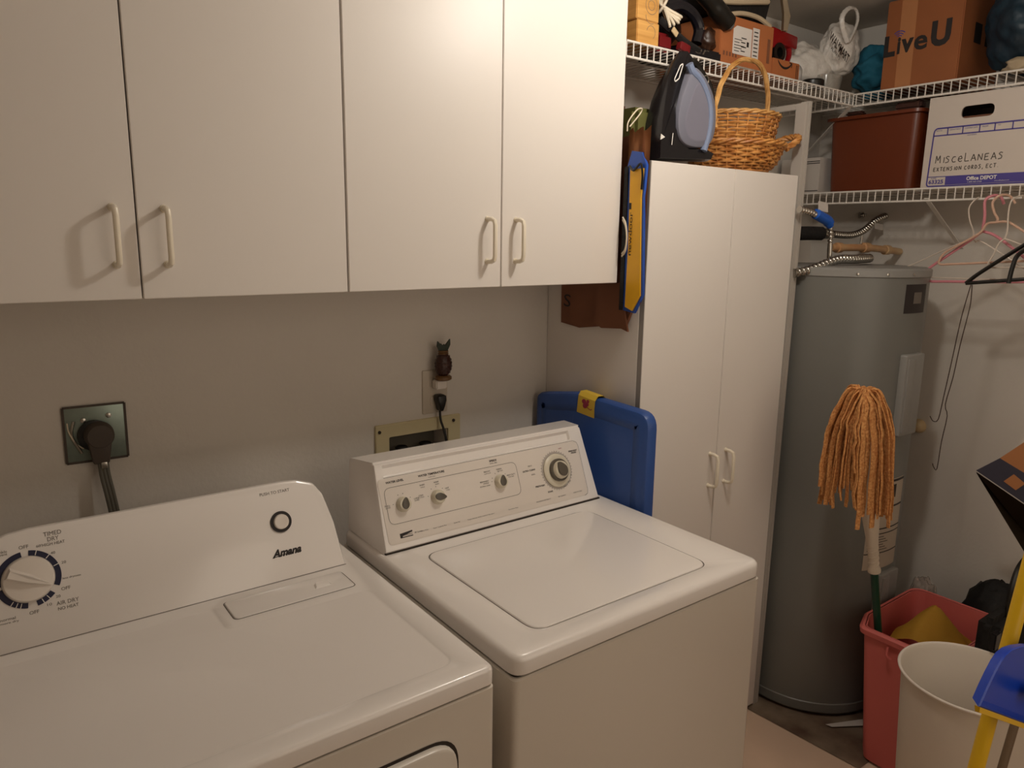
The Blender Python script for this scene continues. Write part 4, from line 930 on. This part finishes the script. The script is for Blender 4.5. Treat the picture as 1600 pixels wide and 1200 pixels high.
# pipes above the heater
def corr(bm, pts, r, pitch, seg=12, k=10):
    P = smoothpath(pts, k); D = [0]
    for a, c in zip(P, P[1:]): D.append(D[-1]+(c-a).length)
    n = int(D[-1]/pitch)*6; out = []; rad = []; j = 0
    for i in range(n+1):
        s = D[-1]*i/n
        while j < len(D)-2 and D[j+1] < s: j += 1
        f = (s-D[j])/max(1e-9, D[j+1]-D[j]); out.append(P[j].lerp(P[j+1], f)); rad.append(r*(1.1, 1.12, 1.06, .74, .7, .98)[i % 6])
    tube(bm, out, rad, seg)
b = B(); corr(b, [at(1240, 427, 'y', -.40), at(1268, 421, 'y', -.425), (1.67, -.45, 1.560), (1.76, -.46, 1.562), (1.86, -.45, 1.564), (1.905, -.43, 1.563), (1.93, -.40, 1.560)], .0135, .015); tag(obj('flexible_metal_conduit', b, 'chrome_dull'), 'ribbed silver flexible conduit lying across the top of the water heater', 'conduit')
b = B(); corr(b, [at(x, y, 'y', -.3) for x, y in ((1290, 364), (1312, 367), (1332, 367), (1350, 360), (1368, 345), (1385, 337), (1402, 335))]+[Vector((2.236, -.2, 1.72))], .0115, .014); tag(obj('corrugated_water_pipe', b, 'chrome_dull'), 'curved corrugated water pipe above the water heater', 'pipe')
t = thing('blue_handled_water_line', 'corrugated water line with a blue grip left above the water heater', 'pipe', (1.6, -.42, 1.556))
b = B(); corr(b, [at(x, y, 'y', -.42) for x, y in ((1249, 327), (1258, 329), (1268, 332))]+[at(1276, 337, 'y', -.42)], .0095, .013); obj('hose', b, 'chrome', t)
b = B(); tube(b, smoothpath([at(x, y, 'y', -.42) for x, y in ((1273, 333), (1283, 339), (1293, 345), (1297, 353))]), [.010]+[.0165]*15+[.012]*3, 12); obj('grip', b, 'valve_blue', t)
b = B(); corr(b, [at(x, y, 'y', -.42) for x, y in ((1297, 350), (1298, 365), (1297, 382))], .0078, .012); obj('hose', b, 'chrome', t)
b = B(); tube(b, [at(1297, 380, 'y', -.42), Vector((at(1297, 395, 'y', -.42).x, -.42, 1.5545))], .008, 12); obj('nipple', b, 'chrome', t)
t = thing('relief_drain_pipe', 'old cream plastic pipe lying across the heater top to the wall', 'pipe', (2.0, -.38, 1.57))
b = B(); tube(b, smoothpath([at(x, y, 'y', -.38) for x, y in ((1298, 387), (1320, 387), (1340, 387), (1365, 388), (1390, 391))]+[Vector((2.236, -.37, 1.585))]), .0125, 14); obj('pipe', b, 'pvc_old', t)
for px, w in ((1310, .012), (1352, .02), (1385, .014)):
    c = at(px, 387 if px < 1380 else 390.5, 'y', -.38); b = B(); tube(b, [c-Vector((w, 0, 0)), c-Vector((w*.9, 0, 0)), c+Vector((w*.9, 0, 0)), c+Vector((w, 0, 0))], [.0125, .0175, .0175, .0125], 14); obj('coupling', b, 'pvc_old', t)
b = B(); tube(b, [at(1345, 381, 'y', -.38), at(1347, 368, 'y', -.38)], .004, 8); obj('lever', b, 'chrome', t)
t = thing('black_shutoff_valve', 'black insulated pipe stub behind the blue grip', 'pipe', (1.75, -.3, 1.556))
b = B(); tube(b, smoothpath([(1.60, -.24, 1.62), (1.68, -.26, 1.64), (1.76, -.28, 1.645), (1.83, -.29, 1.645)]), .024, 12); obj('insulation', b, 'black_soft', t)
b = B(); tube(b, [(1.835, -.292, 1.645), (1.86, -.295, 1.645), (1.885, -.3, 1.645)], [.017, .019, .013], 12); obj('fitting', b, 'chrome_dull', t)
b = B(); tube(b, [(1.68, -.26, 1.63), (1.68, -.26, 1.541)], .012, 10); obj('riser', b, 'copper_dark', t)
for (px, py, w, h), lab in (((1286, 323, .055, .030), 'white paper tag hanging beside the blue grip'), ((1373, 354, .06, .022), 'pale paper tag hanging under the corrugated water pipe')):
    c = at(px, py, 'y', -.425 if px < 1300 else -.312); b = B(); prism(b, rrect(-w/2, w/2, -h/2, h/2, .004), 0, .001, 0, FR(c, (1, 0, -.08), (0.1, .15, 1)))
    tag(obj('paper_tag', b, 'paper_white'), lab, 'tag', 'paper tags on the pipes')
b = B(); lathe(b, [(.024, 0), (.027, .006), (.022, .022), (.012, .030), (.001, .032)], FR((XR, -.515, .942), (0, -1, 0), (0, 0, 1)), 24); tag(obj('cream_wall_knob', b, 'knob_cream'), 'round cream plastic knob on the right wall beside the heater', 'knob')

# ================================================================== hangers and dangling wire
def hang(name, label, mm, strokes, x, r, cat='hanger', dx=None):
    t = thing(name, label, cat, (x, strokes[0][0][0], strokes[0][0][1]), 'hangers on the lower shelf')
    for nm, S_ in [(s_[-1], s_[:-1]) for s_ in strokes]:
        b = B(); tube(b, smoothpath([(x+(p[2] if len(p) > 2 else 0), p[0], p[1]) for p in S_], 5), r, 8); obj(nm, b, mm, t)
    return t
hang('wire_hanger', 'thin white wire hanger, leftmost on the lower shelf', 'hanger_wire', [
    [(-.735, 1.750, .03), (-.738, 1.757, .018), (-.733, 1.748), (-.722, 1.725, -.005), (-.727, 1.69, -.003), (-.741, 1.654), (-.742, 1.628), 'hook'],
    [(-.742, 1.628), (-.732, 1.622), (-.713, 1.620), (-.655, 1.592), (-.576, 1.55), (-.542, 1.534), (-.531, 1.522), (-.540, 1.513), (-.621, 1.508), (-.748, 1.510), (-.90, 1.515), (-.92, 1.522), (-.91, 1.535), (-.775, 1.62), (-.752, 1.622), (-.745, 1.632), 'wire_frame']], 1.924, .0021)
hang('pink_hanger', 'pink plastic hanger on the lower shelf', 'hanger_pink', [
    [(-.81, 1.735, .03), (-.800, 1.757, .022), (-.785, 1.758), (-.771, 1.743, -.006), (-.775, 1.70, -.004), (-.773, 1.655), 'hook'],
    [(-.773, 1.655), (-.735, 1.622), (-.659, 1.561), (-.627, 1.533), (-.620, 1.512), (-.637, 1.497), (-.70, 1.499), (-.80, 1.503), (-.93, 1.512), (-.945, 1.53), (-.93, 1.55), (-.82, 1.635), (-.773, 1.655), 'frame']], 1.908, .0042)
hang('beige_hanger', 'beige plastic hanger just behind the pink one', 'hanger_beige', [
    [(-.845, 1.735, .03), (-.83, 1.757, .022), (-.812, 1.758), (-.797, 1.738, -.004), (-.803, 1.71), (-.815, 1.69), (-.812, 1.680), 'hook'],
    [(-.812, 1.680), (-.788, 1.676), (-.771, 1.649), (-.72, 1.615), (-.679, 1.588), (-.665, 1.565), (-.668, 1.552), (-.70, 1.553), (-.81, 1.562), (-.95, 1.575), (-.965, 1.59), (-.95, 1.61), (-.86, 1.672), (-.835, 1.682), (-.812, 1.680), 'frame']], 1.894, .0036)
hang('wire_hanger', 'white wire hanger in front of the black one', 'hanger_wire', [
    [(-.86, 1.750, .05), (-.862, 1.757, .04), (-.852, 1.745), (-.846, 1.712), (-.850, 1.653), (-.845, 1.632), 'hook'],
    [(-.845, 1.632), (-.832, 1.618), (-.822, 1.585), (-.811, 1.553), (-.84, 1.548), (-.98, 1.56), (-.99, 1.57), (-.93, 1.60), (-.86, 1.628), (-.845, 1.632), 'wire_frame']], 1.880, .0022)
t = thing('black_hanger', 'black plastic hanger at the right edge, nearest the camera', 'hanger', (1.865, -.88, 1.5), 'hangers on the lower shelf')
b = B(); tube(b, smoothpath([(1.865, -.763, 1.498), (1.865, -.80, 1.533), (1.865, -.90, 1.612), (1.865, -.935, 1.635), (1.865, -.97, 1.612), (1.865, -1.07, 1.53), (1.865, -1.10, 1.50)]), .0068, 8, flat=.7); obj('shoulder_bar', b, 'black_plastic', t)
b = B(); tube(b, [(1.865, -.763, 1.498), (1.865, -.93, 1.520), (1.865, -1.10, 1.50)], .0055, 8); obj('trouser_bar', b, 'black_plastic', t)
b = B(); tube(b, smoothpath([(1.935, -.935, 1.745), (1.925, -.935, 1.758), (1.90, -.935, 1.755), (1.875, -.935, 1.72), (1.868, -.935, 1.68), (1.865, -.935, 1.635)]), .003, 8); obj('hook', b, 'chrome_dull', t)
b = B(); tube(b, smoothpath([(1.860, -.92, 1.61), (1.858, -.893, 1.585), (1.856, -.885, 1.55), (1.858, -.880, 1.505)]), .0075, 8, flat=.6); obj('clip_arm', b, 'black_plastic', t)
t = thing('dangling_wire', 'thin dark bent wire hanging down from the black hanger', 'wire', (1.87, -.77, .9))
for L_, in (([(1517, 445), (1508, 475), (1500, 505), (1488, 560), (1474, 622), (1466, 655), (1458, 658), (1453, 650)],), ([(1519, 445), (1517, 470), (1513, 490), (1500, 540), (1489, 590), (1477, 632), (1480, 650), (1471, 690), (1464, 732), (1459, 730), (1457, 724)],)):
    b = B(); tube(b, smoothpath([at(x, y, 'x', 1.868) for x, y in L_], 3), .0014, 6); obj('wire_strand', b, 'copper_dark', t)

# ================================================================== pink bin, mop, round bin
t = thing('pink_waste_bin', 'tall pink rectangular waste bin in front of the water heater', 'bin', (1.73, -.86, 0))
PZ = .46
def bl(d, z, ins): return [(*p, z) for p in rpoly([(1.515-d, -.985-d), (1.912+d, -.985-d), (1.912+d, -.712+d), (1.60, -.712+d), (1.515-d, -.745+d)], [.03, .03, .045, .04, .03])] if not ins else [(*p, z) for p in offs(rpoly([(1.515-d, -.985-d), (1.912+d, -.985-d), (1.912+d, -.712+d), (1.60, -.712+d), (1.515-d, -.745+d)], [.03, .03, .045, .04, .03]), ins)]
b = B(); loft(b, [bl(-.03, .010, 0), bl(0, PZ-.03, 0), bl(0, PZ-.006, 0), bl(0, PZ, .003), bl(0, PZ, .006), bl(0, PZ-.03, .007), bl(-.03, .016, .006)]); obj('bin_body', b, 'bin_pink', t)
b = B(); loft(b, [bl(.0, PZ-.022, 0), bl(.010, PZ-.020, 0), bl(.012, PZ-.004, 0), bl(.006, PZ+.002, 0), bl(0, PZ, 0)], False, False); obj('rolled_rim', b, 'bin_pink', t)
b = B(); tube(b, smoothpath([(1.506, -.825, PZ-.028), (1.498, -.828, PZ-.05), (1.500, -.84, PZ-.06)]), .004, 6); obj('rim_tab', b, 'bin_pink', t)
b = B()
n = 20; V = []
for i in range(n+1):
    row = []
    for j in range(n+1):
        x = 1.60+.27*i/n; y = -.965+.19*j/n; r_ = math.hypot((x-1.70)/.12, (y+.86)/.09)
        row.append((x, y, .36+.16*max(0, 1-r_*.62)+.02*noise.noise(Vector((x*16, y*16, 3)))))
    V.append(row)
loft(b, V, False, False, closed=False); bmesh.ops.solidify(b, geom=b.faces[:], thickness=.004); tag(obj('yellow_cleaning_cloth', b, 'cloth_yellow'), 'peaked yellow cloth inside the pink bin', 'cloth')

t = thing('string_mop', 'upside-down string mop with orange strands standing in the pink bin', 'mop', (1.60, -.80, .02))
m_top = at(1348, 622, 'y', -.715); m_end = at(1366, 893, 'y', -.745); m_bot = Vector((1.605, -.79, .03))
dirm = (m_end-m_top).normalized()
b = B(); tube(b, [m_end, at(1372, 985, 'y', -.762), m_bot], .0115, 12); obj('pole', b, 'mop_green', t)
b = B(); Ps = [m_top.lerp(m_end, f) for f in (0, .2, .45, .6, .72, .8, .86, .92, .965, .985, 1)]; tube(b, Ps, [.018, .022, .026, .028, .022, .0175, .0155, .0145, .0145, .019, .0185], 16); sk = obj('socket', b, 'mop_socket', t)
b = B()
for s in range(2):
    pts = []
    for i in range(50):
        f = i/49; p = m_top.lerp(m_end, .74+.22*f); a = f*22+s*PI; u = dirm.orthogonal().normalized(); v = dirm.cross(u); pts.append(p+(u*math.cos(a)+v*math.sin(a))*(.0165-.002*f))
    tube(b, pts, .0016, 5)
obj('thread', b, 'mop_socket', sk)
rnd = random.Random(7)
tocam = (CAM-m_top); tocam.z = 0; tocam.normalize(); sidev = Vector((-tocam.y, tocam.x, 0))*-1
for k in range(64):
    a = 2*PI*k/64*3.0+rnd.uniform(-.1, .1); lay = k/64
    u = sidev*math.cos(a)+tocam*math.sin(a)
    sp = .030+.038*rnd.random()*(.6+.4*abs(math.cos(a))); length = rnd.uniform(.24, .31)+.03*(math.cos(a) < 0)-.09*(rnd.random() if math.sin(a) > .2 and math.cos(a) > -.1 else 0)
    st = m_top+Vector((0, 0, .004+.012*lay))+u*.004
    e1 = m_top+u*sp*.55+Vector((0, 0, .016+.012*lay)); e2 = m_top+u*sp+Vector((0, 0, -.02)); 
    low = sidev*(.026*math.cos(a))+tocam*(.010*math.sin(a))
    e3 = m_top+u*(sp+.010)+low*.6+Vector((0, 0, -.11)); e4 = m_top+u*(sp+.006)+low*1.2-sidev*.006+Vector((0, 0, -.035-length))
    b = B(); path = smoothpath([st, e1, e2, e3, e4], 5); path = [p+Vector((noise.noise(p*30), noise.noise(p*30+Vector((5, 5, 5))), 0))*.007 for p in path]
    tube(b, path, .0074, 6, flat=.4); obj('strand', b, 'mop_orange', t)

t = thing('round_waste_bin', 'round cream waste bin in front of the pink bin', 'bin', (1.366, -1.10, 0))
RB = Matrix.Translation((1.366, -1.10, 0)); RH = .53
b = B(); lathe(b, [(.128, .001), (.132, .01), (.160, RH-.012), (.163, RH-.010), (.168, RH-.006), (.1685, RH-.002), (.166, RH), (.162, RH-.002), (.157, RH-.012), (.128, .012), (.001, .012)], RB, 72, c1=False); obj('bin_body', b, 'bin_cream', t)
b = B(); tube(b, [Vector((1.366+.1665*math.cos(2*PI*i/72), -1.10+.1665*math.sin(2*PI*i/72), RH-.001)) for i in range(72)], .0035, 8, closed=True); obj('rim', b, 'plastic_white', t)

# dark things behind the bins
b = B(); blob(b, (2.12, -.885, .235), (.10, .105, .245), .16, 2.2, 41, 4, cut=-.95, ridge=True); tag(obj('black_plastic_bag', b, 'black_soft', smooth=180), 'lumpy black bag against the right wall behind the bins', 'bag')
b = B(); blob(b, (2.03, -.69, .215), (.07, .07, .235), .16, 3, 44, 5, cut=-.94); tag(obj('clear_plastic_bag', b, 'clear_film', smooth=180), 'crumpled clear plastic bag between pink bin and wall', 'bag')
t = thing('black_folded_bag', 'black upright folded bag with a curved strap beside the bins', 'bag', (1.66, -1.05, 0))
b = B(); box(b, 1.575, 1.76, -1.075, -1.02, 0, .60, .02); 
for v in b.verts: v.co.x += .02*noise.noise(v.co*6)
obj('bag_body', b, 'black_soft', t)
b = B(); tube(b, smoothpath([at(x, y, 'y', -1.06) for x, y in ((1572, 1010), (1574, 975), (1578, 945), (1584, 915), (1594, 888), (1612, 866))]), .012, 8, flat=.6); obj('strap', b, 'black_plastic', t)
b = B(); c = at(1556, 998, 'y', -1.085); box(b, c.x-.02, c.x+.015, -1.092, -1.076, c.z-.03, c.z+.02, .003); obj('buckle', b, 'black_shiny', t)

# broom with clipped dustpan
t = thing('yellow_broom', 'yellow-handled broom leaning at the right edge of the frame', 'broom', (1.0, -1.33, 0))
h0 = at(1607, 890, 'y', -1.33); h1 = at(1522, 1212, 'y', -1.33); hd = (h0-h1).normalized(); foot = h1-hd*((h1.z-.13)/hd.z); topp = h1+hd*.95
b = B(); tube(b, [foot, topp], .0128, 14); obj('handle', b, 'plastic_yellow', t)
b = B(); box(b, foot.x-.12, foot.x+.12, -1.35, -1.31, .10, .145, .01); obj('broom_head', b, 'plastic_yellow', t)
b = B()
for i in range(24):
    for j in range(3):
        x = foot.x-.11+.22*i/23; y = -1.343+.013*j; tube(b, [(x, y, .105), (x*1.02-foot.x*.02, y, .002)], .0016, 4)
o = obj('bristles', b, 'black_plastic', t); o['kind'] = 'stuff'
t = thing('blue_dustpan', 'blue dustpan with a yellow lip clipped to the broom handle', 'dustpan', (.95, -1.3, .6))
DP = [at(x, y, 'y', -1.36+dy) for x, y, dy in ((1515, 1098, 0), (1620, 1137, -.01), (1660, 1030, 0), (1650, 1012, .0), (1620, 1004, 0), (1598, 1003, .0), (1580, 1005, 0), (1566, 1010, 0), (1556, 1018, 0), (1547, 1031, 0), (1536, 1052, 0), (1525, 1075, 0))]
nrm = (DP[1]-DP[0]).cross(DP[5]-DP[0]).normalized()
if nrm.dot(CAM-DP[0]) < 0: nrm = -nrm
b = B(); cen = sum(DP, Vector())/len(DP)
ring0 = [p for p in DP]; ring1 = [p+nrm*(.024 if 1 < i or i == 0 else .002) for i, p in enumerate(DP)]
sh = [p.lerp(cen, .10) for p in DP]
loft(b, [[tuple(p-nrm*.003) for p in sh], [tuple(p+nrm*.012) for p in DP], [tuple(p.lerp(cen, .025)+nrm*.014) for p in DP], [tuple(p.lerp(cen, .13)+nrm*.000) for p in DP]]); obj('pan', b, 'dustpan_blue', t)
b = B(); e0 = DP[0]; e1 = DP[1]; dn = Vector((0, 0, -1)); 
loft(b, [[tuple(p+nrm*.016+dn*.0), tuple(p+nrm*.016+dn*.009), tuple(p+nrm*.010+dn*.010), tuple(p+nrm*.008+dn*.0)] for p in (e0+(e0-e1)*.01, e0.lerp(e1, .5), e1)]); obj('rubber_lip', b, 'plastic_yellow', t)
b = B(); tube(b, [at(1620, 1085, 'y', -1.39)-nrm*.0, at(1700, 1095, 'y', -1.37)], .012, 10); obj('pan_handle', b, 'dustpan_blue', t)
t = thing('brown_stick', 'thin brown-grey stick standing behind the dustpan', 'stick', (1.1, -1.30, 0))
s0 = at(1592, 1110, 'y', -1.30); s1 = at(1562, 1212, 'y', -1.30); sd = (s0-s1).normalized()
b = B(); tube(b, [s1-sd*((s1.z-.002)/sd.z), s1+sd*.75], .008, 12); obj('shaft', b, 'stick_brown', t)
b = B(); lathe(b, [(.010, 0), (.010, .012), (.004, .016)], Matrix.Translation(s1+sd*.75), 12); obj('end_cap', b, 'black_plastic', t)

# tilted paper shopping bag hung from the lower shelf
t = thing('navy_banded_paper_bag', 'tilted brown paper bag with a navy band and small square', 'bag', (1.85, -1.0, .9))
def px_(L, x): return [tuple(at(a, c, 'x', x)) for a, c in L]
b = B(); flatpoly(b, px_([(1525, 735), (1562, 716), (1600, 691), (1680, 640), (1760, 760), (1640, 806), (1600, 786)], 1.86), .002, xg); fp = obj('front_sheet', b, 'kraft', t)
b = B(); flatpoly(b, px_([(1525, 735), (1562, 716), (1600, 739), (1700, 800), (1660, 820), (1600, 786)], 1.858), .0012, xg); obj('navy_band', b, 'bag_navy', fp)
b = B(); flatpoly(b, px_([(1568, 752), (1584, 741), (1602, 756), (1587, 766)], 1.8565), .001, xg); obj('brown_square', b, 'kraft', fp)
b = B(); L1 = [at(1525, 737, 'x', 1.862), at(1600, 788, 'x', 1.862), at(1660, 822, 'x', 1.862)]; L2 = [at(1526, 739, 'x', 1.90), at(1600, 830, 'x', 1.97), at(1650, 890, 'x', 2.0)]; L3 = [at(1525, 738, 'x', 1.90), at(1600, 862, 'x', 1.93), at(1660, 955, 'x', 1.95)]
loft(b, [[tuple(p) for p in L] for L in (L1, L2, L3)], False, False, closed=False); bmesh.ops.solidify(b, geom=b.faces[:], thickness=.0015); obj('gusset', b, 'bag_inside', t)
b = B(); tube(b, smoothpath([at(1640, 665, 'x', 1.87), (1.90, -1.12, 1.35), (1.925, -1.12, 1.72), (1.94, -1.12, 1.758), (1.955, -1.12, 1.74)]), .0025, 6); obj('cord_handle', b, 'cord_white', t)
